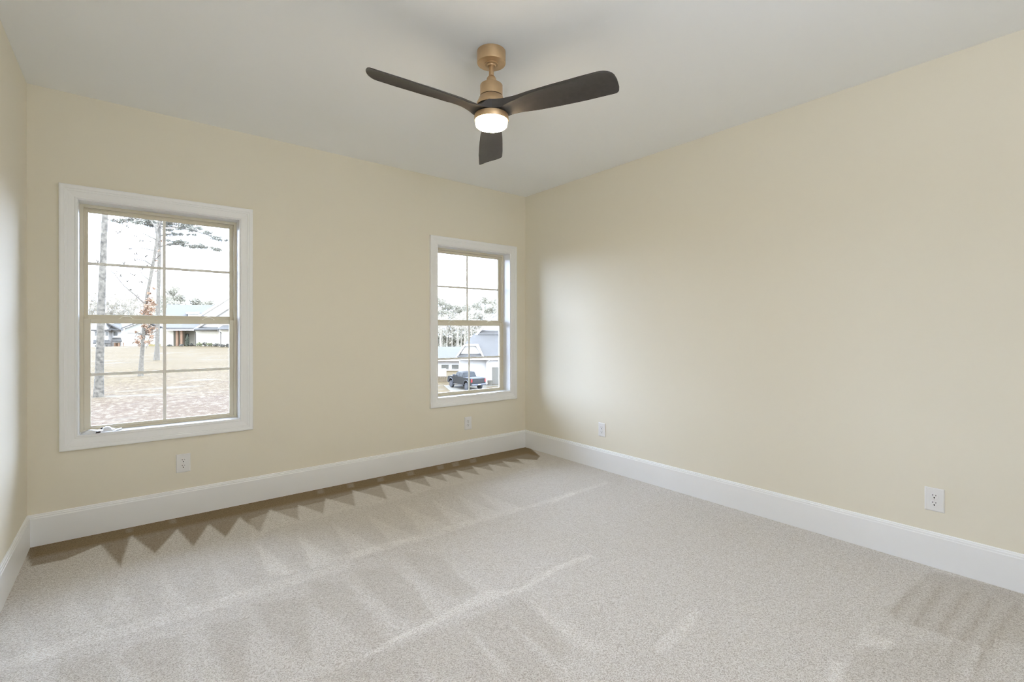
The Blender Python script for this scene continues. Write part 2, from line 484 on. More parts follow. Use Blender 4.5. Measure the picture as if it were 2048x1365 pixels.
def make_window(name, x0, x1, label):
    z0, z1 = WZ0, WZ1
    org = Vector(((x0 + x1) / 2, 0, z0))
    root = empty(name, org)
    structure(root, label, 'window')
    casing(x0, x1, z0, z1, org).build('casing', M['trim'], root)
    mb = MB(org)
    ring(mb, x0 - 0.01, x1 + 0.01, z0 - 0.01, z1 + 0.01, 0.0145, 0.0145, 0.0165, 0.0145, -0.004, 0.112)
    mb.build('jamb', M['trim'], root, bevel=0.001)
    mb = MB(org)
    ring(mb, x0 - 0.0095, x1 + 0.0095, z0 - 0.0095, z1 + 0.0095, 0.032, 0.032, 0.028, 0.032, 0.1118, 0.178)
    # tracks / stops inside the frame
    ring(mb, x0 + 0.0225, x1 - 0.0225, z0 + 0.0185, z1 - 0.0225, 0.007, 0.007, 0.004, 0.006, 0.142, 0.147)
    mb.build('frame', M['vinyl'], root, bevel=0.001)
    xm = (x0 + x1) / 2
    # upper sash (outer track)
    mb = MB(org)
    gx0, gx1, gz0, gz1 = x0 + 0.043, x1 - 0.046, 1.384, 2.049
    ring(mb, x0 + 0.0225, x1 - 0.0225, 1.346, z1 - 0.0225, 0.0205, 0.0235, 0.038, 0.0235, 0.149, 0.175)
    us = mb.build('upper_sash', M['vinyl'], root, bevel=0.002)
    g = MB(org).box(gx0 - .004, gx1 + .004, 0.1605, 0.1625, gz0 - .004, gz1 + .004).build('glass_pane', M['glass'], us)
    mb = MB(org)
    mb.box(xm - 0.0090, xm + 0.0090, 0.157, 0.160, gz0, gz1)
    zc = (gz0 + gz1) / 2
    mb.box(gx0, xm - 0.0090, 0.157, 0.160, zc - 0.0090, zc + 0.0090); mb.box(xm + 0.0090, gx1, 0.157, 0.160, zc - 0.0090, zc + 0.0090)
    mb.build('muntin_grid', M['muntin'], us)
    # lower sash (inner track)
    mb = MB(org)
    gx0, gx1, gz0, gz1 = x0 + 0.056, x1 - 0.051, 0.662, 1.327
    ring(mb, x0 + 0.0225, x1 - 0.0225, 0.6445, 1.357, 0.0335, 0.0285, 0.0175, 0.030, 0.116, 0.141)
    ls = mb.build('lower_sash', M['vinyl'], root, bevel=0.002)
    MB(org).box(gx0 - .004, gx1 + .004, 0.1285, 0.1305, gz0 - .004, gz1 + .004).build('glass_pane', M['glass'], ls)
    mb = MB(org)
    mb.box(xm - 0.0090, xm + 0.0090, 0.124, 0.127, gz0, gz1)
    zc = (gz0 + gz1) / 2
    mb.box(gx0, xm - 0.0090, 0.124, 0.127, zc - 0.0090, zc + 0.0090); mb.box(xm + 0.0090, gx1, 0.124, 0.127, zc - 0.0090, zc + 0.0090)
    mb.build('muntin_grid', M['muntin'], ls)
    # curved sash locks on the meeting rail
    for xl in (x0 + 0.235, x1 - 0.185):
        pts = []
        for k in range(13):
            t = k / 12
            pts.append((xl - 0.034 + 0.068 * t, 0.120 - 0.004 * math.sin(PI * t), 1.3585 + 0.017 * math.sin(PI * t) ** 0.7))
        lk = MB(org).tube(pts, [0.0028] * 13, 8)
        lk.box(xl - 0.040, xl - 0.030, 0.117, 0.127, 1.3565, 1.3625); lk.box(xl + 0.030, xl + 0.040, 0.117, 0.127, 1.3565, 1.3625)
        lk.build('sash_lock', M['latch'], ls, smooth=True, autos=40)
    return root
make_window('window_1', WINS[0][0], WINS[0][1], 'larger looking double hung window nearer the left wall, bag on its sill')
make_window('window_2', WINS[1][0], WINS[1][1], 'double hung window near the far corner, looking out on a truck')

# ------------------------------------------------------------------ ceiling fan
FX, FY = -1.905, -1.967
def build_fan():
    org = Vector((FX, FY, H))
    root = empty('ceiling_fan', org)
    tag(root, 'satin bronze ceiling fan with three dark blades and a lit round lamp', 'ceiling fan')
    c = (0, 0, 0)
    def L(prof): return MB().lathe([(r, z - H) for r, z in prof], 72, c)
    L([(0.0, 2.74), (0.0747, 2.74), (0.0747, 2.682), (0.0735, 2.678), (0.071, 2.6765), (0.0, 2.6765)]).build('canopy', M['brass'], root, True, autos=35)
    L([(0.0, 2.6765), (0.036, 2.6765), (0.036, 2.672), (0.034, 2.670), (0.024, 2.670), (0.020, 2.664), (0.0, 2.664)]).build('canopy_collar', M['brass'], root, True, autos=35)
    L([(0.0, 2.668), (0.0128, 2.668), (0.0128, 2.600), (0, 2.600)]).build('downrod', M['brass'], root, True, autos=35)
    L([(0.0, 2.613), (0.0145, 2.613), (0.0190, 2.609), (0.0245, 2.599), (0.026, 2.588), (0.026, 2.566), (0, 2.566)]).build('rod_coupling', M['brass'], root, True, autos=35)
    L([(0.0, 2.567), (0.050, 2.567), (0.0565, 2.5655), (0.0588, 2.562), (0.0588, 2.507), (0.0, 2.507)]).build('motor_housing', M['brass'], root, True, autos=35)
    L([(0.0, 2.507), (0.0555, 2.507), (0.0555, 2.503), (0, 2.503)]).build('housing_groove', M['groove'], root, True, autos=35)
    L([(0.0, 2.503), (0.0590, 2.503), (0.0625, 2.499), (0.0690, 2.484), (0.0735, 2.476), (0.0758, 2.471), (0.0758, 2.456), (0, 2.456)]).build('motor_skirt', M['brass'], root, True, autos=50)
    L([(0.0, 2.4065), (0.0885, 2.4065), (0.0893, 2.404), (0.0893, 2.380), (0.0875, 2.377), (0, 2.377)]).build('light_ring', M['brass'], root, True, autos=35)
    L([(0.0, 2.377), (0.0835, 2.377), (0.0835, 2.360), (0.0815, 2.352), (0.076, 2.347), (0.066, 2.345), (0.0, 2.345)]).build('lamp_lens', M['lens'], root, True, autos=50)
    # hub that carries the blades
    L([(0.0, 2.456), (0.0700, 2.456), (0.0710, 2.453), (0.0710, 2.411), (0.070, 2.4065), (0, 2.4065)]).build('blade_hub', M['blade'], root, True, autos=35)
    # one blade: lofted sections in (radius, tangent ccw, height)
    def lerp(x, xs, ys): return float(np.interp(x, xs, ys))
    def blade_mesh():
        NR, NS = 56, 19
        RM = 0.662
        rs = [0.040 + (RM - 0.040) * (1 - (1 - k / (NR - 1)) ** 1.25) for k in range(NR)]
        top = []; bot = []
        for r in rs:
            tl = lerp(r, [0.04, 0.055, 0.075, 0.10, 0.16, 0.24, 0.36, 0.50, RM], [-0.0693, -0.0625, -0.0555, -0.0495, -0.048, -0.060, -0.068, -0.073, -0.073])
            tt = lerp(r, [0.04, 0.055, 0.075, 0.10, 0.16, 0.24, 0.36, 0.50, RM], [0.0693, 0.0625, 0.0555, 0.0495, 0.048, 0.062, 0.071, 0.077, 0.077])
            zl = lerp(r, [0.05, 0.12, 0.25, 0.45, RM], [2.4545, 2.4535, 2.450, 2.446, 2.444]) - H
            he = lerp(r, [0.05, 0.085, 0.11, 0.14, 0.20, 0.30, 0.45, RM], [0.044, 0.043, 0.034, 0.026, 0.017, 0.012, 0.009, 0.007])
            zt = lerp(r, [0.05, 0.12, 0.25, 0.45, RM], [2.4105, 2.4095, 2.405, 2.401, 2.399]) - H
            bow = lerp(r, [0.05, 0.085, 0.115, 0.18, 0.35, RM], [0.0, 0.0, 0.010, 0.017, 0.018, 0.013])
            dt = RM - r
            if dt < 0.075: tl += 0.085 * (1 - math.sqrt(max(0, 1 - (1 - dt / 0.075) ** 2)))
            if dt < 0.024: tt -= 0.024 * (1 - math.sqrt(max(0, 1 - (1 - dt / 0.024) ** 2)))
            full = 0.164
            rt = []; rb = []
            for s in range(NS):
                u = s / (NS - 1)
                t = tl + (tt - tl) * u
                # height at this tangent position measured on the untrimmed section
                t0 = lerp(r, [0.04, 0.055, 0.075, 0.10, 0.16, 0.24, 0.36, 0.50, RM], [-0.0693, -0.0625, -0.0555, -0.0495, -0.048, -0.060, -0.068, -0.073, -0.073])
                t1 = lerp(r, [0.04, 0.055, 0.075, 0.10, 0.16, 0.24, 0.36, 0.50, RM], [0.0693, 0.0625, 0.0555, 0.0495, 0.048, 0.062, 0.071, 0.077, 0.077])
                v = (t - t0) / (t1 - t0)
                hb = 4 * v * (1 - v) * bow
                low = (zl - he) + (zt - (zl - he)) * v + hb
                th = he + (0.0045 - he) * min(1, v * 1.0)
                if r < 0.1:
                    th = he + (th - he) * max(0, (r - 0.06) / 0.04)
                rt.append((r, t, low + th)); rb.append((r, t, low))
            top.append(rt); bot.append(rb)
        vs = [p for row in top for p in row] + [p for row in bot for p in row]
        off = NR * NS; fs = []
        for i in range(NR - 1):
            for s in range(NS - 1):
                a = i * NS + s
                fs.append((a, a + 1, a + NS + 1, a + NS)); fs.append((off + a, off + a + NS, off + a + NS + 1, off + a + 1))
            for s in (0, NS - 1):
                a = i * NS + s
                fs.append((a, a + NS, off + a + NS, off + a))
        for i in (0, NR - 1):
            for s in range(NS - 1):
                a = i * NS + s
                fs.append((a, a + 1, off + a + 1, off + a))
        return MB().add(vs, fs)
    b0 = blade_mesh().build('blade', M['blade'], root, True, autos=38)
    cam_right_angle = math.atan2(RT.y, RT.x)
    for k, (a, dr) in enumerate(((-27.2, -0.018), (92.8, 0.046), (215.0, -0.014))):
        ob = b0 if k == 0 else b0.copy()
        if k: COL.objects.link(ob)
        ob.parent = root
        ya = cam_right_angle + math.radians(a)
        ob.rotation_euler = (0, dr, ya)
        ob.location = (0.31 * dr * math.cos(ya), 0.31 * dr * math.sin(ya), 0)
    return root
build_fan()

# ------------------------------------------------------------------ outlets
def make_outlet(loc, rz, label):
    """local frame: x along the wall, -y into the room, z up"""
    root = empty('wall_outlet', loc, rz)
    tag(root, label, 'outlet', 'white duplex wall outlets')
    pw, ph = 0.041, 0.063
    vs = []
    for y, ins in ((0.0, 0.0), (-0.003, 0.0), (-0.0062, 0.005)):
        for sx, sz in ((-1, -1), (1, -1), (1, 1), (-1, 1)):
            vs.append((sx * (pw - ins), y, sz * (ph - ins)))
    fs = [(0, 1, 2, 3), (8, 9, 10, 11)]
    for l in (0, 4):
        for k in range(4): fs.append((l + k, l + (k + 1) % 4, l + 4 + (k + 1) % 4, l + 4 + k))
    pl = MB().add(vs, fs).build('cover_plate', M['plate'], root, bevel=0.0012)
    for zc in (0.0195, -0.0195):
        poly = []
        for k in range(32):
            q = 2 * PI * k / 32
            x = 0.0172 * math.cos(q); z = 0.0172 * math.sin(q)
            z = max(-0.0142, min(0.0142, z))
            poly.append((x, -0.0062, zc + z))
        rc = MB().prism(poly, (0, -0.0022, 0)).build('receptacle', M['plate'], root, bevel=0.0006)
        sl = MB()
        sl.box(-0.0076, -0.0052, -0.0087, -0.0083, zc + 0.0005, zc + 0.0095)
        sl.box(0.0052, 0.0076, -0.0087, -0.0083, zc + 0.0015, zc + 0.0085)
        p2 = []
        for k in range(12):
            q = PI * k / 11
            p2.append((0.0029 * math.cos(q), -0.0083, zc - 0.0090 - 0.0029 * math.sin(q)))
        sl.prism([(-0.0029, -0.0083, zc - 0.0048)] + p2[::-1] + [(0.0029, -0.0083, zc - 0.0048)], (0, -0.0004, 0))
        sl.build('slots', M['slot'], rc)
    MB().tube([(0, -0.006, 0), (0, -0.0074, 0)], 0.0033, 16).build('screw', M['screw'], root)
    return root
make_outlet((-3.097, 0, 0.366), 0, 'white wall outlet under the left window')
make_outlet((-0.753, 0, 0.353), 0, 'small white outlet under the right window near the corner')
make_outlet((0, -1.087, 0.364), -PI / 2, 'white outlet on the long right wall closest to the far corner')
make_outlet((0, -3.406, 0.363), -PI / 2, 'white outlet at the right edge above the baseboard, nearest the viewer')

# ------------------------------------------------------------------ plastic bag left on the sill
def build_bag():
    org = Vector((-3.54, 0.035, 0.6325))
    root = empty('plastic_bag', org)
    tag(root, 'small crumpled clear plastic bag lying on the left window sill', 'plastic bag')
    nx, ny = 40, 22
    rs = np.random.default_rng(3)
    ph = rs.uniform(0, 6.28, (8, 2)); fr = rs.uniform(14, 60, (8, 2)); am = rs.uniform(0.3, 1.0, 8)
    def hgt(x, y):
        return sum(am[k] * math.sin(fr[k][0] * x + ph[k][0] + 1.5 * math.sin(fr[k][1] * y)) * math.cos(fr[k][1] * y + ph[k][1]) for k in range(8)) / 4
    vs = []
    for side in (1, -1):
        for j in range(ny):
            for i in range(nx):
                u = i / (nx - 1); v = j / (ny - 1)
                x = -0.085 + 0.20 * u; y = -0.040 + 0.088 * v
                taper = 1.0 - 0.55 * max(0, (u - 0.72) / 0.28)
                y = (y - 0.004) * taper + 0.004 + 0.012 * max(0, u - .7) * 3
                edge = min(1, 5 * min(u, 1 - u)) * min(1, 4 * min(v, 1 - v))
                z = 0.0008
                if side > 0:
                    hump = 0.018 * math.exp(-((u - .22) / .2) ** 2) + 0.026 * math.exp(-((u - .62) / .15) ** 2 - ((v - .65) / .4) ** 2)
                    z = 0.0014 + edge * (hump * (0.95 + 0.7 * hgt(x, y)) + 0.004 + 0.004 * hgt(x * 1.7, y * 1.7))
                    z += 0.010 * max(0, u - 0.8) * 5
                    z = max(z, 0.0013)
                vs.append((x, y, z))
    fs = []; off = nx * ny
    for j in range(ny - 1):
        for i in range(nx - 1):
            a = j * nx + i
            fs.append((a, a + 1, a + nx + 1, a + nx)); fs.append((off + a, off + a + nx, off + a + nx + 1, off + a + 1))
    MB().add(vs, fs).build('film', M['bag'], root, True)
    dk = mat('black_screw_pack', (0.012, 0.006, 0.010), 0.4)
    MB().obox((0.0, -0.0405, 0.006), Vector((0.0115, 0, 0.001)), Vector((0, 0.004, 0)), Vector((0.001, 0, 0.0055))).build('black_clip', dk, root, bevel=0.0015)
    MB().obox((0.016, -0.012, 0.024), Vector((0.005, 0, 0.003)), Vector((0, 0.003, 0)), Vector((-0.002, 0, 0.003))).build('black_clip', dk, root, bevel=0.001)
build_bag()

# ================================================================== OUTSIDE
def smooth01(t):
    t = np.clip(t, 0, 1); return t * t * (3 - 2 * t)
def ground_z(x, y):
    z = -0.95 - 4.77 * smooth01((x - 0.12 * y) / 14.0)
    z = z - 4.3 * smooth01((y - 82) / 28.0) * (1 - smooth01((x - 0.12 * y) / 14.0))
    return z
def gpt(p, dz=0.0):
    return Vector((p.x, p.y, float(ground_z(p.x, p.y)) + dz))

EX = (0.545, 0.485, 0.365)
def exc(*c): return tuple(a * b for a, b in zip(c[:3], EX))
def lawn_mat():
    mt, nt, b = new_mat('winter_lawn')
    N = nt.nodes.new; L = nt.links.new
    b.inputs['Roughness'].default_value = 0.95; b.inputs['Specular IOR Level'].default_value = 0.05
    tc = N('ShaderNodeTexCoord'); sp = N('ShaderNodeSeparateXYZ'); L(tc.outputs['Object'], sp.inputs[0])
    big = N('ShaderNodeTexNoise'); big.inputs['Scale'].default_value = 0.22; big.inputs['Detail'].default_value = 5
    L(tc.outputs['Object'], big.inputs['Vector'])
    ad = N('ShaderNodeMath'); ad.operation = 'MULTIPLY_ADD'; ad.inputs[1].default_value = 16
    L(big.outputs['Fac'], ad.inputs[0]); L(sp.outputs['Y'], ad.inputs[2])
    mr = N('ShaderNodeMapRange'); mr.inputs[1].default_value = 20; mr.inputs[2].default_value = 33
    L(ad.outputs[0], mr.inputs[0])
    mp = N('ShaderNodeMapping'); mp.inputs['Scale'].default_value = (1.0, 0.45, 1); L(tc.outputs['Object'], mp.inputs[0])
    fine = N('ShaderNodeTexNoise'); fine.inputs['Scale'].default_value = 7; fine.inputs['Detail'].default_value = 6
    fine.inputs['Roughness'].default_value = 0.75; L(mp.outputs[0], fine.inputs['Vector'])
    r1 = N('ShaderNodeValToRGB'); e = r1.color_ramp.elements
    e[0].position = 0.36; e[0].color = (*exc(0.080, 0.060, 0.050), 1); e[1].position = 0.66; e[1].color = (*exc(0.1720, 0.1591, 0.1462), 1)
    k = e.new(0.50); k.color = (*exc(0.0989, 0.0774, 0.0636), 1)
    r2 = N('ShaderNodeValToRGB'); e = r2.color_ramp.elements
    e[0].position = 0.36; e[0].color = (*exc(0.0688, 0.0533, 0.0344), 1); e[1].position = 0.66; e[1].color = (*exc(0.1505, 0.1290, 0.0946), 1)
    k = e.new(0.50); k.color = (*exc(0.1118, 0.0903, 0.0585), 1)
    L(fine.outputs['Fac'], r1.inputs[0]); L(fine.outputs['Fac'], r2.inputs[0])
    mx = N('ShaderNodeMix'); mx.data_type = 'RGBA'
    L(mr.outputs[0], mx.inputs['Factor']); L(r1.outputs[0], mx.inputs[6]); L(r2.outputs[0], mx.inputs[7])
    # pale sandy patches
    n3 = N('ShaderNodeTexNoise'); n3.inputs['Scale'].default_value = 0.5; n3.inputs['Detail'].default_value = 4
    mp3 = N('ShaderNodeMapping'); mp3.inputs['Scale'].default_value = (0.6, 1.0, 1); mp3.inputs['Location'].default_value = (3.1, 1.7, 0)
    L(tc.outputs['Object'], mp3.inputs[0]); L(mp3.outputs[0], n3.inputs['Vector'])
    m3 = N('ShaderNodeMapRange'); m3.inputs[1].default_value = 0.60; m3.inputs[2].default_value = 0.68; m3.inputs[4].default_value = 0.7
    L(n3.outputs['Fac'], m3.inputs[0])
    m2 = N('ShaderNodeMix'); m2.data_type = 'RGBA'; m2.inputs[7].default_value = (*exc(0.1376, 0.1333, 0.1290), 1)
    L(m3.outputs[0], m2.inputs['Factor']); L(mx.outputs[2], m2.inputs[6])
    L(m2.outputs[2], b.inputs['Base Color'])
    return mt
M['lawn'] = lawn_mat()
def build_lawn():
    xs = np.concatenate([np.linspace(-260, -30, 24), np.linspace(-29, 60, 90), np.linspace(62, 300, 30)])
    ys = np.concatenate([np.linspace(0.19, 60, 80), np.linspace(61, 130, 60), np.linspace(134, 420, 40)])
    X, Y = np.meshgrid(xs, ys)
    Z = ground_z(X, Y) + 0.05 * np.sin(X * 0.7 + 0.4 * Y) * np.sin(Y * 0.35) * smooth01((Y - 6) / 10)
    nx, ny = len(xs), len(ys)
    V = np.stack([X, Y, Z], -1).reshape(-1, 3)
    i = np.arange(nx - 1)[None, :] + np.arange(ny - 1)[:, None] * nx
    F = np.stack([i, i + 1, i + nx + 1, i + nx], -1).reshape(-1, 4)
    me = bpy.data.meshes.new('lawn'); me.from_pydata(V.tolist(), [], F.tolist())
    o = link('lawn', me, M['lawn'], smooth=True)
    structure(o, 'tan winter lawn and reddish pine straw outside the windows', 'lawn')
build_lawn()

def emat(name, col, rough=0.85, var=0.12, scale=3.0, **k): return mat(name, exc(*col), rough, spec=0.15, var=var, scale=scale, **k)
M['bark_pine'] = emat('grey_pine_bark', (0.125, 0.12, 0.118), var=0.55, scale=9)
M['bark_oak'] = emat('pale_oak_bark', (0.15, 0.144, 0.142), var=0.35, scale=12)
M['twig'] = emat('dark_twig', (0.15, 0.14, 0.14))
M['oakleaf'] = emat('dry_russet_leaves', (0.36, 0.245, 0.195), var=0.45, scale=5)
M['needle'] = emat('haze_paled_needles', (0.19, 0.2, 0.195), var=0.4, scale=3)  # needle, twig, trunk and conifer colours lightened to stand in for haze
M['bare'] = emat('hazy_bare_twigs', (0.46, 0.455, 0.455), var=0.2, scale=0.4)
M['baretrunk'] = emat('haze_paled_trunk', (0.38, 0.375, 0.37), var=0.15, scale=1)
M['conifer'] = emat('haze_paled_conifer', (0.4, 0.41, 0.4), var=0.25, scale=0.6)
M['shrub'] = emat('dark_green_shrub', (0.115, 0.13, 0.112), var=0.3, scale=4)
M['bush'] = emat('olive_bush', (0.23, 0.245, 0.17), var=0.3, scale=4)
M['bushd'] = emat('grey_bush', (0.17, 0.17, 0.17), var=0.3, scale=4)
M['siding'] = emat('white_siding', (0.64, 0.66, 0.76), var=0.02)
M['greysiding'] = emat('blue_grey_siding', (0.31, 0.325, 0.345), var=0.03)
M['shingle'] = emat('pale_grey_shingles', (0.1, 0.103, 0.118), var=0.15, scale=5)
M['shingle_d'] = emat('dark_grey_shingles', (0.075, 0.075, 0.08), var=0.15, scale=5)
M['fascia'] = emat('white_fascia', (0.68, 0.7, 0.8), var=0.0)
M['gutter'] = emat('dark_gutter', (0.060, 0.060, 0.064), var=0.0)
M['cedar'] = emat('cedar_post', (0.25, 0.165, 0.125), var=0.15, scale=6)
M['hglass'] = emat('house_window_glass', (0.16, 0.168, 0.178), 0.2, var=0.0)
M['garage'] = emat('grey_garage_door', (0.17, 0.17, 0.175), var=0.0)
M['concrete'] = emat('pale_concrete_drive', (0.150, 0.148, 0.144), var=0.06, scale=1)
M['fence'] = emat('tan_wood_fence', (0.175, 0.145, 0.112), var=0.1, scale=3)
M['yellow'] = emat('pale_yellow_bin', (0.22, 0.195, 0.105), var=0.0)
def brick_mat():
    mt, nt, b = new_mat('whitewashed_brick')
    N = nt.nodes.new; L = nt.links.new
    tc = N('ShaderNodeTexCoord'); sp = N('ShaderNodeSeparateXYZ'); cb = N('ShaderNodeCombineXYZ')
    ad = N('ShaderNodeMath'); ad.operation = 'ADD'
    L(tc.outputs['Object'], sp.inputs[0]); L(sp.outputs['X'], ad.inputs[0]); L(sp.outputs['Y'], ad.inputs[1])
    L(ad.outputs[0], cb.inputs[0]); L(sp.outputs['Z'], cb.inputs[1])
    br = N('ShaderNodeTexBrick'); br.inputs['Scale'].default_value = 3.2
    br.inputs['Color1'].default_value = (*exc(0.56, 0.545, 0.52), 1); br.inputs['Color2'].default_value = (*exc(0.48, 0.465, 0.44), 1)
    br.inputs['Mortar'].default_value = (*exc(0.58, 0.57, 0.555), 1)
    L(cb.outputs[0], br.inputs['Vector']); L(br.outputs['Color'], b.inputs['Base Color'])
    b.inputs['Roughness'].default_value = 0.9; b.inputs['Specular IOR Level'].default_value = 0.1
    return mt
M['brick'] = brick_mat()

# ---- generic plants
def leaf_cloud(cs, rs, n, size, rng, aspect=0.6, shell=0.55, droop=0.0):
    """n random leaf quads spread over ellipsoids cs[i], rs[i]"""
    cs = np.array(cs, float); rs = np.array(rs, float)
    vol = np.prod(rs, 1) ** (2 / 3); k = rng.choice(len(cs), n, p=vol / vol.sum())
    d = rng.normal(size=(n, 3)); d /= np.linalg.norm(d, axis=1)[:, None]
    rad = (shell + (1 - shell) * rng.random(n)) * rng.random(n) ** 0.25
    P = cs[k] + d * rs[k] * rad[:, None]
    a = rng.normal(size=(n, 3)); a[:, 2] -= droop; a /= np.linalg.norm(a, axis=1)[:, None]
    b = np.cross(a, rng.normal(size=(n, 3))); b /= np.linalg.norm(b, axis=1)[:, None]
    s = size * (0.6 + 0.8 * rng.random(n))[:, None]
    a = a * s; b = b * s * aspect
    V = np.stack([P - a, P + b * 0.6, P + a, P - b * 0.6], 1).reshape(-1, 3)
    F = (np.arange(n)[:, None] * 4 + np.arange(4)[None, :])
    return V, F
def cloud_obj(name, VF, m_, parent=None, org=(0, 0, 0), stems=None):
    V, F = VF
    vs = (V - np.array(org)).tolist(); fs = F.tolist()
    if stems is not None:            # the fine branches the twigs grow from
        n = len(vs); vs = vs + [list(p) for p in stems.v]; fs = fs + [[i + n for i in f] for f in stems.f]
    me = bpy.data.meshes.new(name); me.from_pydata(vs, [], fs)
    return link(name, me, m_, parent)
def sub_dup(o, loc, rz=0.0, sc=(1, 1, 1), label=None):
    r = o.copy(); COL.objects.link(r)
    r.location = loc; r.rotation_euler = (0, 0, rz); r.scale = sc
    if label: r['label'] = label
    for ch in list(o.children):
        c = ch.copy(); COL.objects.link(c); c.parent = r
    return r
def polyline_px(pts): return [at(*p) for p in pts]

# ---- the three trees seen through the left window
def near_trees():
    rng = np.random.default_rng(11)
    # tall pine on the left
    D = 16.0
    base = gpt(at(197, 791, D))
    root = empty('pine_tree', base)
    tag(root, 'tall straight pine trunk nearest the left window, at its left side', 'tree')
    top = at(212, 380, D)
    pts = [base + Vector((0, 0, -0.3)), base, base + (at(199, 730, D) - at(197, 791, D)), at(203, 600, D), at(210, 430, D)]
    d = (pts[4] - pts[3]).normalized()
    pts += [pts[4] + d * 4.0, pts[4] + d * 9.0]
    mb = MB(base); mb.tube(pts, [0.17, 0.145, 0.112, 0.100, 0.080, 0.07, 0.04], 16)
    mb.build('trunk', M['bark_pine'], root, True)
    c = pts[-1]
    cs = []; rs = []
    bm_ = MB(base)
    for k in range(12):
        a = k * 2.4; r = 1.2 + 0.9 * rng.random(); z = -2.2 + 0.42 * k
        e = c + Vector((math.cos(a) * r, math.sin(a) * r, z + 0.4)); bm_.tube([c + Vector((0, 0, z)), e], [0.04, 0.012], 5)
        cs.append(e); rs.append((0.75, 0.75, 0.4))
    bm_.build('branches', M['twig'], root)
    cloud_obj('needles', leaf_cloud(cs, rs, 2600, 0.16, rng, 0.25), M['needle'], root, base)
    # pine in the middle distance, behind the oak
    D = 35.0
    base = gpt(at(313, 720, D))
    root = empty('pine_tree', base)
    tag(root, 'pine with drooping needled boughs behind the window centre bar', 'tree')
    pts = [base + Vector((0, 0, -0.3)), base, base + (at(314.5, 690, D) - at(313, 720, D)), at(316.5, 600, D), at(318.5, 520, D), at(318.5, 440, D), at(319, 380, D), at(319, 330, D)]
    MB(base).tube(pts, [0.24, 0.20, 0.14, 0.122, 0.115, 0.11, 0.09, 0.03], 14).build('trunk', M['bark_oak'], root, True)
    boughs = [[(319, 452, 35), (345, 452, 34.6), (385, 459, 34.2), (420, 470, 34), (452, 482, 33.8)],
              [(319, 492, 35), (340, 487, 34.7), (370, 488, 34.5), (400, 493, 34.3), (436, 501, 34)],
              [(319, 470, 35), (340, 466, 35.4), (378, 470, 36)], [(319, 447, 35), (340, 444, 34), (372, 452, 33.4), (398, 458, 33)],
              [(319, 445, 35), (295, 438, 35.5), (262, 436, 36), (228, 444, 36.4)], [(319, 452, 35), (300, 446, 34), (275, 446, 33.5)],
              [(319, 430, 35), (340, 410, 35), (380, 396, 34.5)], [(319, 425, 35), (290, 405, 35), (255, 392, 35.5)], [(319, 400, 35), (350, 380, 36)], [(319, 395, 35), (290, 375, 34)]]
    bm_ = MB(base); cs = []; rs = []
    for bg_ in boughs:
        P = polyline_px(bg_)
        bm_.tube(P, list(np.linspace(0.055, 0.012, len(P))), 6)
        for i in range(len(P) - 1):
            for t in np.linspace(0.15, 1.0, 6):
                if i == 0 and t < 0.5: continue
                q = P[i].lerp(P[i + 1], t) + Vector((rng.normal() * .12, rng.normal() * .3, 0.10 + rng.normal() * 0.10))
                s = 0.20 + 0.16 * rng.random()
                cs.append(q); rs.append((s * 1.3, s * 1.3, s * 0.6))
    bm_.build('boughs', M['twig'], root)
    cloud_obj('needles', leaf_cloud(cs, rs, 9500, 0.125, rng, 0.32, shell=0.2), M['needle'], root, base)
    # oak with a few russet leaves
    D = 23.0
    base = gpt(at(281, 754, D))
    root = empty('oak_tree', base)
    tag(root, 'slender leaning oak with russet dead leaves in the middle of the left window', 'tree')
    pts = [base + Vector((0, 0, -0.2)), base, base + (at(283, 720, D) - at(281, 754, D)), at(286, 680, D), at(289, 630, D), at(294, 590, D), at(302, 550, D), at(310, 505, D), at(315, 470, D), at(311, 452, D), at(302, 440, D), at(290, 425, D)]
    MB(base).tube(pts, [0.15, 0.120, 0.088, 0.080, 0.076, 0.073, 0.070, 0.066, 0.06, 0.045, 0.03, 0.015], 12).build('trunk', M['bark_oak'], root, True)
    br = [[(291, 607, 23), (270, 588, 22.8), (248, 570, 22.6), (228, 545, 22.4), (218, 535, 22.3)], [(300, 560, 23), (285, 548, 23.4), (270, 520, 23.8)],
          [(306, 530, 23), (290, 520, 22.5), (268, 515, 22)], [(311, 500, 23), (292, 496, 23.3), (272, 492, 23.6)], [(314, 478, 23), (296, 470, 22.6), (280, 462, 22.3)],
          [(313, 490, 23), (325, 478, 23.2), (345, 470, 23.5)], [(308, 520, 23), (320, 508, 22.8), (334, 505, 22.6)], [(288, 640, 23), (275, 630, 22.6), (268, 640, 22.4)], [(288, 660, 23), (300, 650, 22.7), (304, 640, 22.5)],
          [(287, 670, 23), (276, 664, 22.7), (270, 672, 22.5)], [(287, 668, 23), (300, 668, 23.2), (308, 676, 23.3)], [(312, 462, 23), (320, 445, 23), (332, 430, 23)], [(303, 442, 23), (312, 425, 23.2), (316, 405, 23.4)]]
    bm_ = MB(base)
    for b_ in br:
        P = polyline_px(b_); bm_.tube(P, list(np.linspace(0.032, 0.012, len(P))), 5)
        for k in range(7):
            i = rng.integers(0, len(P) - 1); q = P[i].lerp(P[i + 1], rng.random())
            bm_.tube([q, q + Vector((rng.normal() * .25, rng.normal() * .25, rng.normal() * .22))], [0.011, 0.006], 4)
    bm_.build('branches', M['twig'], root)
    cs = []; rs = []
    def cl(px, py, r, d=0.0): cs.append(at(px, py, D + d)); rs.append((r, r, r * 0.8))
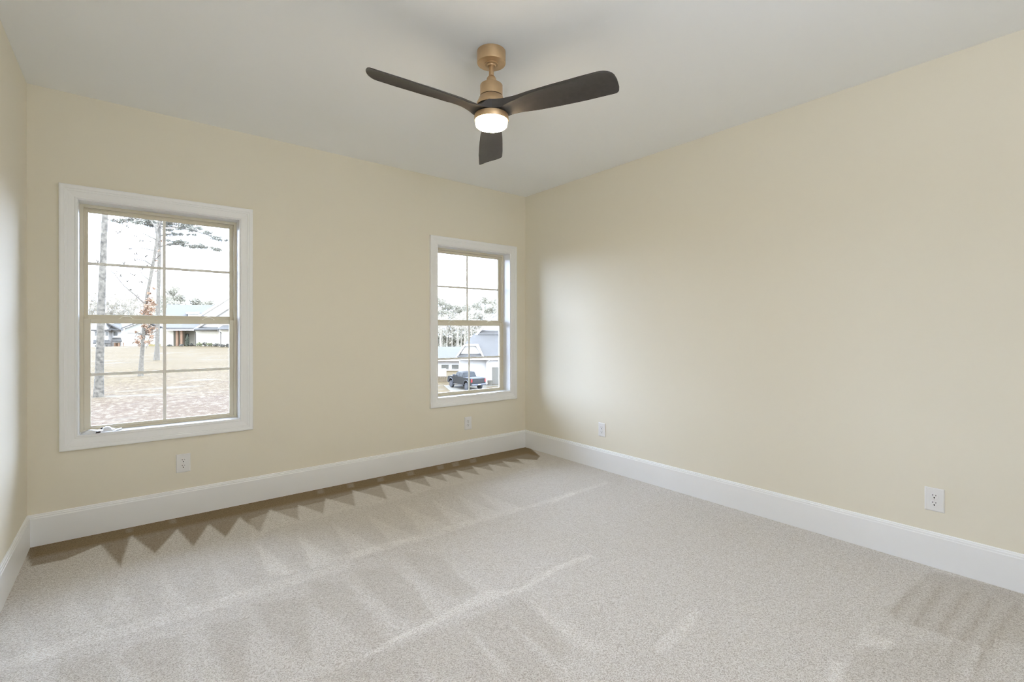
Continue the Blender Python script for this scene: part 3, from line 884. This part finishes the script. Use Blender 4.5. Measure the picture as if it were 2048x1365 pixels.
    for px, py, r in ((301, 600, .30), (296, 612, .30), (303, 618, .26), (290, 622, .26), (298, 628, .28), (306, 606, .2), (300, 585, .16), (308, 575, .18), (297, 575, .12), (282, 625, .16), (303, 655, .30), (296, 662, .3), (292, 650, .24), (283, 672, .24), (276, 682, .22), (296, 682, .24), (303, 672, .18), (272, 662, .12), (280, 688, .16), (288, 638, .22), (312, 520, .08), (318, 500, .10), (325, 480, .10), (312, 540, .08)):
        cl(px, py, r, rng.normal() * 0.15)
    cloud_obj('leaves', leaf_cloud(cs, rs, 1500, 0.062, rng, 0.6, shell=0.1), M['oakleaf'], root, base)
    cs = []; rs = []
    for px, py in ((240, 460), (255, 452), (270, 470), (282, 482), (262, 500), (276, 505), (290, 512), (268, 520), (285, 535), (250, 520), (296, 530), (272, 548), (258, 560), (285, 565), (300, 480), (262, 575), (240, 552), (230, 545), (278, 590), (226, 438), (246, 440), (195, 520)):
        cl(px + rng.normal() * 2, py + rng.normal() * 2, 0.20, rng.normal() * 0.3)
    cloud_obj('sparse_leaves', leaf_cloud(cs, rs, 420, 0.062, rng, 0.55, shell=0.0), M['twig'], root, base)
near_trees()

# ---- woods far behind
def far_trees():
    rng = np.random.default_rng(5)
    def bare_proto(seed, h, spread):
        r_ = np.random.default_rng(seed)
        root = empty('bare_tree', (0, 0, 0))
        mb = MB(); mb.tube([(0, 0, -1), (0, 0, h * .5), (r_.normal() * .3, r_.normal() * .3, h * 0.96)], [0.22, 0.15, 0.03], 7)
        tips = []; st = MB(); st.tube([(0, 0, h * .25), (0, 0, h * .5), (0, 0, h * .98)], [0.03, 0.03, 0.015], 4)
        for k in range(26):
            z = h * (0.30 + 0.62 * r_.random()); a = r_.random() * 6.28; L_ = spread * (1.1 - z / h) * (0.6 + 0.8 * r_.random())
            e = Vector((math.cos(a) * L_, math.sin(a) * L_, z + L_ * (0.5 + 0.5 * r_.random())))
            st.tube([(0, 0, z), e], [0.05, 0.015], 4); tips.append(e)
        mb.build('trunk', M['baretrunk'], root)
        V, F = leaf_cloud([tuple(t) for t in tips] + [(0, 0, h * .7)], [(1.3, 1.3, 1.5)] * len(tips) + [(spread * .8, spread * .8, h * .3)], 3200, 0.40, r_, 0.14, shell=0.0)
        cloud_obj('twigs', (V, F), M['bare'], root, stems=st)
        return root
    def conifer_proto(seed, h, rad, nm='conifer_tree', m_='conifer'):
        r_ = np.random.default_rng(seed)
        root = empty(nm, (0, 0, 0))
        MB().tube([(0, 0, -1), (0, 0, h * .96)], [0.25, 0.04], 7).build('trunk', M['baretrunk'], root)
        cs = []; rs = []
        for k in range(60):
            t = r_.random() ** 0.8; z = h * (0.08 + 0.90 * t); rr = rad * (1.0 - 0.72 * t ** 1.4); a = r_.random() * 6.28; q = rr * (0.25 + 0.75 * r_.random())
            cs.append((math.cos(a) * q, math.sin(a) * q, z)); s = 0.6 + 0.5 * r_.random(); rs.append((s * 1.6, s * 1.6, s * 1.0))
        cloud_obj('crown', leaf_cloud(cs, rs, 6500, 0.19, r_, 0.6, shell=0.2), M[m_], root)
        return root
    def slim_proto(seed, h):
        r_ = np.random.default_rng(seed)
        root = empty('slim_bare_tree', (0, 0, 0))
        mb = MB(); mb.tube([(0, 0, -1), (0.1, 0, h * .5), (r_.normal() * .3, r_.normal() * .3, h * 0.97)], [0.17, 0.13, 0.03], 7)
        tips = []; st = MB(); st.tube([(0, 0, h * .45), (0, 0, h * .7), (0, 0, h * .98)], [0.03, 0.03, 0.015], 4)
        for k in range(12):
            z = h * (0.62 + 0.34 * r_.random()); a = r_.random() * 6.28; L_ = 0.8 + 1.4 * r_.random()
            e = Vector((math.cos(a) * L_, math.sin(a) * L_, z + 1.2)); st.tube([(0, 0, z), e], [0.05, 0.015], 4); tips.append(tuple(e))
        mb.build('trunk', M['baretrunk'], root)
        cloud_obj('twigs', leaf_cloud(tips + [(0, 0, h * .66), (0, 0, h * .74), (0, 0, h * .82), (0, 0, h * .9)], [(1.1, 1.1, 1.2)] * len(tips) + [(1.0, 1.0, h * .06)] * 4, 620, 0.34, r_, 0.12, shell=0.0), M['bare'], root, stems=st)
        return root
    sp = [slim_proto(41, 16.0), slim_proto(42, 16.0)]
    bp = [bare_proto(21, 16.0, 5.0), bare_proto(22, 17.0, 4.5), bare_proto(23, 15.0, 5.5)]
    cp = [conifer_proto(31, 15.0, 3.4), conifer_proto(32, 14.0, 3.8)]
    used = set()
    def put(protos, i, loc, sc, label, cat, group):
        p = protos[i % len(protos)]
        if id(p) in used:
            p = sub_dup(p, loc, rng.random() * 6.28, sc)
        else:
            used.add(id(p)); p.location = loc; p.rotation_euler = (0, 0, rng.random() * 6.28); p.scale = sc
        tag(p, label, cat, group)
    # hazy bare woods, left window
    i = 0
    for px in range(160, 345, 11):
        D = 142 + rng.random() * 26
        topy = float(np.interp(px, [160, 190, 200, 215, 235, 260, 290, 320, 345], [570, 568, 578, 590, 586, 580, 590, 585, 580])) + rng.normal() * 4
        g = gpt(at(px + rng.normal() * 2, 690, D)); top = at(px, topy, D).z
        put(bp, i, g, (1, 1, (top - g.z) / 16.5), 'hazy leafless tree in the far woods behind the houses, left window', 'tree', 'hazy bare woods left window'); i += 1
    # dark conifers above the brick house
    for k, (px, py, D) in enumerate(((346, 573, 112), (336, 588, 118), (360, 590, 116), (372, 602, 120), (392, 597, 122), (404, 596, 126), (418, 601, 122), (432, 604, 128), (352, 596, 124), (384, 606, 118), (326, 592, 130))):
        g = gpt(at(px, 690, D)); top = at(px, py, D).z
        lab = 'tallest dark evergreen above the brick house roof' if k == 0 else 'dark evergreen in the row rising behind the brick house roof'
        put(cp, k, g, (1, 1, (top - g.z) / 14.6), lab, 'tree', None if k == 0 else 'evergreens behind the brick house')
    g = gpt(at(452, 690, 95)); put(bp, i, g, (0.6, 0.6, (at(452, 570, 95).z - g.z) / 16), 'bare twiggy tree peeking over the brick house gable', 'tree', None); i += 1
    # woods in the right window: leafy tops over pale bare trunks
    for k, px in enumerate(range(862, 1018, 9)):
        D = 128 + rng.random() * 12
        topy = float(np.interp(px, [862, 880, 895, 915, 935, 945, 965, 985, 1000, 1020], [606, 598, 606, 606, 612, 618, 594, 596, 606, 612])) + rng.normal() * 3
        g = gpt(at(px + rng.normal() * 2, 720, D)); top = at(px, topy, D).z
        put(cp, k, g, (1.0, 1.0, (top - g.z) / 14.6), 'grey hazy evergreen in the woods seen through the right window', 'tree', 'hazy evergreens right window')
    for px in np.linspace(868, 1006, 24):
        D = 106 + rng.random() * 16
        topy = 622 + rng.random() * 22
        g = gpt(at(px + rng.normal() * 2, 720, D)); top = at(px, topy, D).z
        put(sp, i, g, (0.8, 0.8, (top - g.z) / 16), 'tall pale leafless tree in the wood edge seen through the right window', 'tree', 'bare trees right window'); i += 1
far_trees()

# ---- houses
def sheet(mb, pts, ext): return mb.prism([at(*p) for p in pts], ext)
def face(mb, pts, D, depth): return mb.prism([at(x, y, D) for x, y in pts], FW * depth)
def rect(mb, x0, x1, y0, y1, D, depth): return face(mb, [(x0, y1), (x1, y1), (x1, y0), (x0, y0)], D, depth)

def white_house():
    D = 122.0
    org = gpt(at(212, 697, D)); root = empty('white_house', org)
    tag(root, 'distant white two storey house with dark roof edges, left window', 'house')
    B = lambda: MB(org)
    rect(B(), 184, 217, 655, 712, D, 9).build('wall', M['siding'], root)
    rect(B(), 216.5, 242, 658, 712, D + 1.2, 8).build('wall', M['siding'], root)
    face(B(), [(182, 659), (200, 638), (218, 659)], D - 0.2, 9).build('gable', M['siding'], root)
    sheet(sheet(B(), [(212, 645, D - .5), (216.5, 645, D + 6), (247, 659, D + 1), (240, 659.5, D - .5)], UP * 0.3), [(180, 658, D - 1), (222, 658, D - 1), (222, 660, D - 1), (180, 660, D - 1)], FW * 1.0).build('roof', M['shingle_d'], root)
    sheet(B(), [(214, 659.5, D - .4), (246.5, 659.5, D - .4), (243, 648, D + 4), (216, 640, D + 4)], UP * 0.25).build('roof', M['shingle'], root)
    sheet(B(), [(186, 686, D - 2), (221, 686, D - 2), (218, 680, D + .1), (187, 680, D + .1)], UP * 0.25).build('porch_roof', M['shingle_d'], root)
    sheet(B(), [(224.5, 682, D - 1), (244, 682, D - 1), (241, 675.5, D + 1.3), (225, 675.5, D + 1.3)], UP * 0.25).build('porch_roof', M['shingle_d'], root)
    for x0, x1, y0, y1, dd in ((189, 197, 661, 671, 0), (210, 216.5, 661, 671, 0), (226, 235, 661.5, 671, 1.2), (189, 196, 688, 697, 0), (210, 216, 688, 696, 0)):
        wf = rect(B(), x0, x1, y0, y1, D - 0.08 + dd, 0.1).build('house_window', M['siding'], root)
        rect(B(), x0 + .8, x1 - .8, y0 + .8, y1 - .8, D - 0.12 + dd, 0.06).build('pane', M['hglass'], wf)
    for x in (227.5, 236, 246):
        rect(B(), x, x + 2.4, 684, 712, D - 0.6, 0.3).build('porch_post', M['cedar'], root)
    rect(B(), 230, 235, 685, 700, D + 1.0, 0.15).build('front_door', M['cedar'], root)
white_house()

def grey_house():
    D = 104.0
    org = gpt(at(280, 697, D)); root = empty('grey_house', org)
    tag(root, 'large plain blue grey house wall partly behind the oak, left window', 'house')
    face(MB(org), [(246, 712), (330, 712), (330, 655), (318, 655), (285, 642), (250, 655)], D, 8).build('wall', M['greysiding'], root)
    sheet(sheet(MB(org), [(242, 657, D - .4), (285, 640.5, D - .4), (285, 640.5, D + 8), (242, 657, D + 8)], UP * 0.3), [(285, 640.5, D - .4), (334, 658, D - .4), (334, 658, D + 8), (285, 640.5, D + 8)], UP * 0.3).build('roof', M['shingle'], root)
    o = rect(MB(org), 297, 312, 687, 700, 92, 1.2).build('utility_bin', M['yellow'], None)
    o.location = org; tag(o, 'pale yellow box standing on the lawn beyond the oak', 'bin')
    o = MB(org)
    for x in np.linspace(256, 269, 9): rect(o, x, x + 0.8, 690, 700, 95, 0.05)
    rect(o, 256, 269.8, 691, 692, 95.05, .06)
    o = o.build('picket_fence', M['siding'], None); o.location = org; tag(o, 'short white picket fence at the lawn edge left of the oak', 'fence')
grey_house()

def brick_house():
    D = 68.0
    org = gpt(at(400, 695, D)); root = empty('brick_house', org)
    tag(root, 'pale brick one storey house with cedar porch posts, right half of left window', 'house')
    B = lambda: MB(org)
    rect(B(), 322, 394, 655, 702, D + 3.2, 6).build('wall', M['brick'], root)
    rect(B(), 322, 347, 657, 700, D + 0.6, 3).build('wall', M['brick'], root)
    rect(B(), 390, 438, 658, 706, D - 0.6, 6).build('wall', M['brick'], root)
    rect(B(), 438, 540, 656, 712, D - 2.2, 8).build('wall', M['brick'], root)
    # main roof
    sheet(B(), [(325, 657.5, D - 0.6), (392, 658, D - 0.6), (445, 612, D + 9), (334, 610.5, D + 9)], UP * 0.25).build('roof', M['shingle'], root)
    rect(B(), 324, 392, 657, 659.5, D - 0.7, 0.15).build('gutter', M['fascia'], root)
    # dormer
    dm = rect(B(), 376, 396, 626, 640, D + 3.4, 4).build('dormer', M['siding'], root)
    sheet(B(), [(372, 626.5, D + 3.0), (399, 626.5, D + 3.0), (399, 623.5, D + 7), (372, 623.5, D + 7)], UP * 0.12).build('roof', M['fascia'], dm)
    # rear gable, higher
    g2 = face(B(), [(408, 623), (470, 585), (540, 625), (540, 665), (408, 665)], D + 1.5, 5).build('gable', M['siding'], root)
    sheet(sheet(B(), [(404, 625, D + 1.1), (470, 583, D + 1.1), (470, 587.5, D + 1.1), (404, 629, D + 1.1)], FW * 6), [(470, 583, D + 1.1), (545, 628, D + 1.1), (545, 632, D + 1.1), (470, 587.5, D + 1.1)], FW * 6).build('rake', M['fascia'], g2)
    # front gable with a pent roof at its foot
    g1 = face(B(), [(388, 657), (480, 598), (560, 657)], D - 0.4, 6).build('gable', M['siding'], root)
    sheet(sheet(B(), [(383, 659, D - 0.9), (480, 596.5, D - 0.9), (480, 600.5, D - 0.9), (387, 660, D - 0.9)], FW * 6), [(480, 596.5, D - .9), (566, 660, D - .9), (560, 660, D - .9), (480, 600.5, D - .9)], FW * 6).build('rake', M['fascia'], g1)
    sheet(B(), [(388, 658.2, D - 1.3), (436, 658.2, D - 1.3), (436, 653.5, D - 0.3), (392, 653.5, D - 0.3)], UP * 0.1).build('pent_roof', M['shingle'], root)
    sheet(B(), [(434, 658.0, D - 2.9), (545, 658.0, D - 2.9), (545, 650, D - .3), (446, 650, D - .3)], UP * 0.1).build('pent_roof', M['shingle'], root)
    rect(B(), 387, 437, 658.2, 659.6, D - 1.4, 0.12).build('gutter', M['gutter'], root)
    for x, dd in ((353.5, 0), (362.5, -.1)):
        rect(B(), x - 2, x + 2, 659, 700, D + dd, 0.26).build('porch_post', M['cedar'], root)
    rect(B(), 369, 377, 666, 700, D + 3.1, 0.12).build('front_door', M['gutter'], root)
    MB(org).tube([at(388.5, 660, D - 1.4), at(391, 663, D - 1.0), at(391.5, 705, D - 0.75)], 0.05, 6).build('downspout', M['gutter'], root)
    MB(org).tube([at(435, 659, D - 1.5), at(441.5, 664, D - 2.4), at(442, 710, D - 2.35)], 0.05, 6).build('downspout', M['gutter'], root)
brick_house()

def shrubs():
    rng = np.random.default_rng(9)
    def shrub(name, px, py, D, w_px, h_px, m_, label, n=420, cone=False, size=0.09):
        b = gpt(at(px, py, D)); mpp = D / FPX; h = h_px * mpp; w_ = w_px * mpp / 2
        root = empty(name, b)
        tag(root, label, 'shrub')
        MB(b).tube([b + UP * -0.1, b + UP * h * .6], [0.03, 0.015], 5).build('stem', M['twig'], root)
        if cone:
            cs = [(b.x, b.y, b.z + h * t) for t in np.linspace(0.08, 0.94, 9)]
            rs = [(w_ * r, w_ * r, h * 0.10) for r in (0.78, 0.95, 1.0, 0.98, 0.88, 0.72, 0.55, 0.36, 0.16)]
        else:
            cs = []; rs = []
            for k in range(6):
                cs.append((b.x + rng.normal() * w_ * .4, b.y + rng.normal() * w_ * .4, b.z + h * (0.3 + 0.4 * rng.random()))); rs.append((w_ * .6, w_ * .6, h * .36))
        cloud_obj('foliage', leaf_cloud(cs, rs, n, size, rng, 0.7, shell=0.5), M[m_], root, b)
    shrub('conical_shrub', 374.5, 698, 66.8, 9, 24, 'shrub', 'dark cone shaped evergreen shrub beside the brick house porch', 900, True)
    shrub('round_bush', 365, 697, 66.5, 9, 6, 'bushd', 'low dark bush just left of the cone shaped shrub')
    shrub('round_bush', 384, 696.5, 66.5, 8, 7, 'bushd', 'low dark bush just right of the cone shaped shrub')
    shrub('round_bush', 339, 696, 67.2, 12, 4, 'bushd', 'flat grey bush at the foot of the brick house, next to the window bar')
    shrub('round_bush', 400, 700, 66, 10, 9, 'bush', 'yellow green bush leftmost along the brick house side wall')
    shrub('round_bush', 409, 700.5, 66, 9, 9, 'bushd', 'grey green bush right beside the yellow green one')
    shrub('round_bush', 418.5, 701, 66, 11, 8, 'bush', 'olive bush midway along the brick house side wall')
    shrub('round_bush', 432, 702.5, 64.6, 12, 8, 'bushd', 'grey bush just left of the brick house corner downspout')
    shrub('round_bush', 445, 704, 63.5, 10, 9, 'bushd', 'dark bush just right of the brick house corner downspout')
    shrub('round_bush', 455, 704.5, 63.2, 10, 8, 'bushd', 'grey bush against the right jamb of the left window view')
shrubs()

def garage_house():
    D = 62.0
    org = gpt(at(960, 775, D)); root = empty('garage_house', org)
    tag(root, 'big pale house with steep gables and grey garage door, right window', 'house')
    B = lambda: MB(org)
    rect(B(), 918, 973, 712, 790, D, 8).build('wall', M['siding'], root)
    rect(B(), 973, 1075, 712, 790, D - 0.5, 9).build('wall', M['siding'], root)
    # main roof with its upper gable
    sheet(B(), [(915, 716, D - .7), (1080, 716, D - 1.2), (1080, 668, D + 5), (951, 668, D + 5), (934, 684, D + 3)], UP * 0.2).build('roof', M['shingle'], root)
    rect(B(), 912, 1080, 715, 719.5, D - 1.3, 0.2).build('gutter', M['fascia'], root)
    g1 = face(B(), [(953, 670), (990, 630), (1040, 610), (1080, 640), (1080, 672)], D + 5, 6).build('gable', M['siding'], root)
    sheet(sheet(B(), [(948, 671, D + 4.5), (985, 629, D + 4.5), (1005, 620, D + 4.5), (1005, 623.5, D + 4.5), (987, 632, D + 4.5), (952, 672.5, D + 4.5)], FW * 6), [(950, 670.5, D + 4.5), (1080, 670.5, D + 4.5), (1080, 673.5, D + 4.5), (950, 673, D + 4.5)], FW * 0.3).build('rake', M['fascia'], g1)
    sheet(B(), [(957, 669, D + 4.4), (1080, 669, D + 4.4), (1080, 661.5, D + 5), (964, 661.5, D + 5)], UP * .1).build('pent_roof', M['shingle'], g1)
    sheet(B(), [(966, 656, D + 4.3), (984, 634, D + 4.3), (985, 636, D + 4.3), (969, 656, D + 4.3)], FW * .5).build('rake', M['fascia'], g1)
    # lower front gable with a clipped peak
    g2 = face(B(), [(917, 713), (931, 691), (951, 691), (965, 713)], D - 0.6, 5).build('gable', M['siding'], root)
    sheet(B(), [(911, 713.5, D - 1.1), (927.5, 688.5, D - 1.1), (953, 688.5, D - 1.1), (968, 713.5, D - 1.1), (965.5, 713.5, D - 1.1), (951.5, 691, D - 1.1), (930, 691, D - 1.1), (914.5, 713.5, D - 1.1)], FW * 5.5).build('rake', M['fascia'], g2)
    sheet(B(), [(914, 713.5, D - 1.2), (966, 713.5, D - 1.2), (961, 707.5, D - .6), (919, 707.5, D - .6)], UP * .08).build('pent_roof', M['shingle'], g2)
    rect(B(), 984, 997.5, 734, 773, D - 0.6, 0.15).build('garage_door', M['garage'], root)
    MB(org).tube([at(980, 719, D - 1.2), at(973, 726, D - 0.8), at(972.3, 774.5, D - 0.7)], 0.075, 6).build('downspout', M['fascia'], root)
garage_house()

def low_house():
    D = 82.0
    org = gpt(at(900, 740, D)); root = empty('low_house', org)
    tag(root, 'low white house with long grey roof left of the garage house, right window', 'house')
    B = lambda: MB(org)
    rect(B(), 850, 930, 716, 770, D, 8).build('wall', M['siding'], root)
    sheet(B(), [(845, 718, D - .8), (934, 718, D - .8), (934, 694.5, D + 6), (845, 694.5, D + 6)], UP * .2).build('roof', M['shingle'], root)
    rect(B(), 845, 934, 717, 721.5, D - .9, 0.2).build('gutter', M['fascia'], root)
    for x0, x1 in ((882, 898), (902.5, 918)):
        wf = rect(B(), x0, x1, 727, 738, D - .1, .15).build('house_window', M['fascia'], root)
        rect(B(), x0 + 1, x1 - 1, 728.5, 736.5, D - .15, .08).build('pane', M['hglass'], wf)
    f = MB(org)
    for k in range(9): rect(f, 870 + k * 2.6, 872.2 + k * 2.6, 752, 782, 64.5, 0.05)
    rect(f, 869, 894, 752, 753, 64.45, .1); rect(f, 869, 894, 767, 768, 64.45, .1)
    f = f.build('board_fence', M['fence'], None); f.location = org; tag(f, 'tan board fence beside the truck, lower left of the right window', 'fence')
    o = rect(MB(org), 868, 890, 738, 755, 70, 1.5).build('storage_box', M['siding'], None, bevel=0.06); o.location = org
    tag(o, 'white box standing behind the tan board fence', 'box')
    b = gpt(at(980, 776, 60.5)); p = MB(b).lathe([(0, 0), (0.26, 0), (0.33, 0.5), (0.35, 0.62), (0.31, 0.62), (0.29, 0.52), (0, 0.5)], 20, b).build('pale_pot', M['concrete'], None, True, autos=40)
    p.location = b; tag(p, 'small pale round pot by the garage house downspout', 'pot')
low_house()

def driveway():
    pts = [(887, 770, 60.5), (1020, 772, 60.8), (1020, 800, 47), (930, 800, 47), (905, 785, 53)]
    poly = []
    for px, py, D in pts:
        q = at(px, py, D); poly.append(Vector((q.x, q.y, -5.70)))
    o = MB().prism(poly, (0, 0, -0.12)).build('driveway', M['concrete'])
    structure(o, 'pale concrete driveway under the black truck', 'driveway')
driveway()

# ---- pickup truck
def build_truck():
    paint = mat('black_truck_paint', (0.014, 0.0135, 0.012), 0.45, spec=0.18)
    trimb = mat('black_truck_plastic', (0.020, 0.020, 0.022), 0.6)
    glass = mat('dark_truck_glass', (0.012, 0.013, 0.012), 0.25, spec=0.2)
    tire = mat('tyre_rubber', (0.018, 0.018, 0.018), 0.8)
    rim = mat('truck_grey_wheel', (0.09, 0.09, 0.095), 0.35, metal=0.6)
    red = mat('red_tail_lamp', (0.16, 0.012, 0.010), 0.25)
    white = mat('white_licence_plate', (0.20, 0.20, 0.20), 0.5)
    chrome = mat('truck_grey_bumper', (0.07, 0.07, 0.075), 0.35, metal=0.5)
    fwd = (RT * -0.58 + FW * 0.815).normalized()
    ang = math.atan2(fwd.y, fwd.x)
    rear = at(957.0, 780, 55.0)
    root = empty('pickup_truck', (rear.x, rear.y, -5.70), ang)
    tag(root, 'black crew cab pickup truck parked on the driveway, right window', 'pickup truck')
    W2 = 0.98
    # local frame: x forward from the tailgate, y left, z up
    def arch(xc, r=0.56, z0=0.62, n=9): return [(xc + r * math.cos(a), z0 + (r - 0.02) * math.sin(a) * 0.92) for a in np.linspace(0, PI, n)]
    prof = [(5.75, 0.62)] + [(5.78, 0.95), (5.72, 1.28), (5.45, 1.36), (4.35, 1.43), (4.2, 1.46), (1.95, 1.46), (1.92, 1.44), (0.05, 1.44), (0.0, 1.40), (0.0, 0.70), (0.08, 0.62)]
    low = [(0.62, 0.62)] + arch(1.15)[::-1] + [(1.75, 0.58), (4.2, 0.58)] + arch(4.85)[::-1]
    poly = [(x, z) for x, z in prof] + low
    MB().prism([Vector((x, -W2, z)) for x, z in poly], (0, 2 * W2, 0)).build('body', paint, root, bevel=0.03)
    # bed opening (dark liner) with rails
    MB().box(0.10, 1.85, -0.80, 0.80, 1.435, 1.447).build('bed_liner', trimb, root)
    # cab with sloped sides
    cz = 2.02
    lo = [(1.95, -0.92), (4.25, -0.92), (4.25, 0.92), (1.95, 0.92)]; hi = [(2.12, -0.74), (3.55, -0.74), (3.55, 0.74), (2.12, 0.74)]
    vs = [(x, y, 1.44) for x, y in lo] + [(x, y, cz) for x, y in hi]
    fs = [(0, 1, 2, 3), (4, 5, 6, 7), (0, 1, 5, 4), (1, 2, 6, 5), (2, 3, 7, 6), (3, 0, 4, 7)]
    cab = MB().add(vs, fs).build('cab', paint, root, bevel=0.05)
    def quad(a, b, c, d, off): 
        n = (Vector(b) - Vector(a)).cross(Vector(d) - Vector(a)).normalized() * off
        return MB().prism([Vector(p) + n for p in (a, b, c, d)], -n * 0.6)
    def side(x0, x1, zb, zt, s):
        def P(x, z):
            t = (z - 1.44) / (cz - 1.44); y = 0.92 + (0.74 - 0.92) * t; return (x, s * y, z)
        pts = [P(x0, zb), P(x1, zb), P(x1 - 0.30 if x1 > 3.6 else x1 - 0.02, zt), P(x0 + (0.08 if x0 < 2.4 else 0.0), zt)]
        return quad(*(pts if s < 0 else pts[::-1]), 0.014)
    for s in (1, -1):
        side(2.15, 2.86, 1.50, 1.94, s).build('side_window', glass, cab)
        side(2.95, 3.98, 1.50, 1.94, s).build('side_window', glass, cab)
    quad((1.985, 0.80, 1.51), (1.985, -0.80, 1.51), (2.10, -0.66, 1.95), (2.10, 0.66, 1.95), 0.02).build('rear_window', glass, cab)
    quad((4.17, -0.80, 1.50), (4.17, 0.80, 1.50), (3.62, 0.66, 1.97), (3.62, -0.66, 1.97), 0.02).build('windshield', glass, cab)
    for s in (1, -1):
        MB().box(3.85, 4.02, s * 1.10 - 0.13, s * 1.10 + 0.13, 1.46, 1.68).build('side_mirror', trimb, root, bevel=0.03)
        MB().box(-0.03, 0.10, s * 0.90 - 0.085, s * 0.90 + 0.085, 0.98, 1.36).build('tail_lamp', red, root, bevel=0.02)
        MB().box(1.85, 4.15, s * 1.02 - 0.08, s * 1.02 + 0.08, 0.46, 0.54).build('running_board', trimb, root, bevel=0.02)
        for xc in (1.15, 4.85):
            pts = [(xc + 0.57 * math.cos(a), s * 1.0, 0.60 + 0.55 * math.sin(a)) for a in np.linspace(-0.05, PI + 0.05, 14)]
            MB().tube(pts, 0.055, 6).build('fender_flare', trimb, root, True)
            w_ = MB().tube([(xc, s * 1.0, 0.43), (xc, s * 0.72, 0.43)], [0.43, 0.43], 28).build('wheel', tire, root, bevel=0.04)
            r_ = MB().tube([(xc, s * 1.005, 0.43), (xc, s * 0.95, 0.43)], [0.26, 0.27], 20)
            r_.build('rim', rim, w_)
    tg = MB().box(-0.025, 0.03, -0.80, 0.80, 0.86, 1.40).build('tailgate', paint, root, bevel=0.02)
    MB().box(-0.045, -0.02, -0.14, 0.14, 1.20, 1.27).build('tailgate_handle', trimb, tg, bevel=0.01)
    bp = MB().box(-0.20, 0.06, -0.95, 0.95, 0.62, 0.82).build('rear_bumper', chrome, root, bevel=0.04)
    MB().box(-0.215, -0.195, -0.17, 0.17, 0.66, 0.79).build('licence_plate', white, bp)
    MB().box(5.72, 5.92, -0.95, 0.95, 0.60, 0.85).build('front_bumper', chrome, root, bevel=0.05)
build_truck()
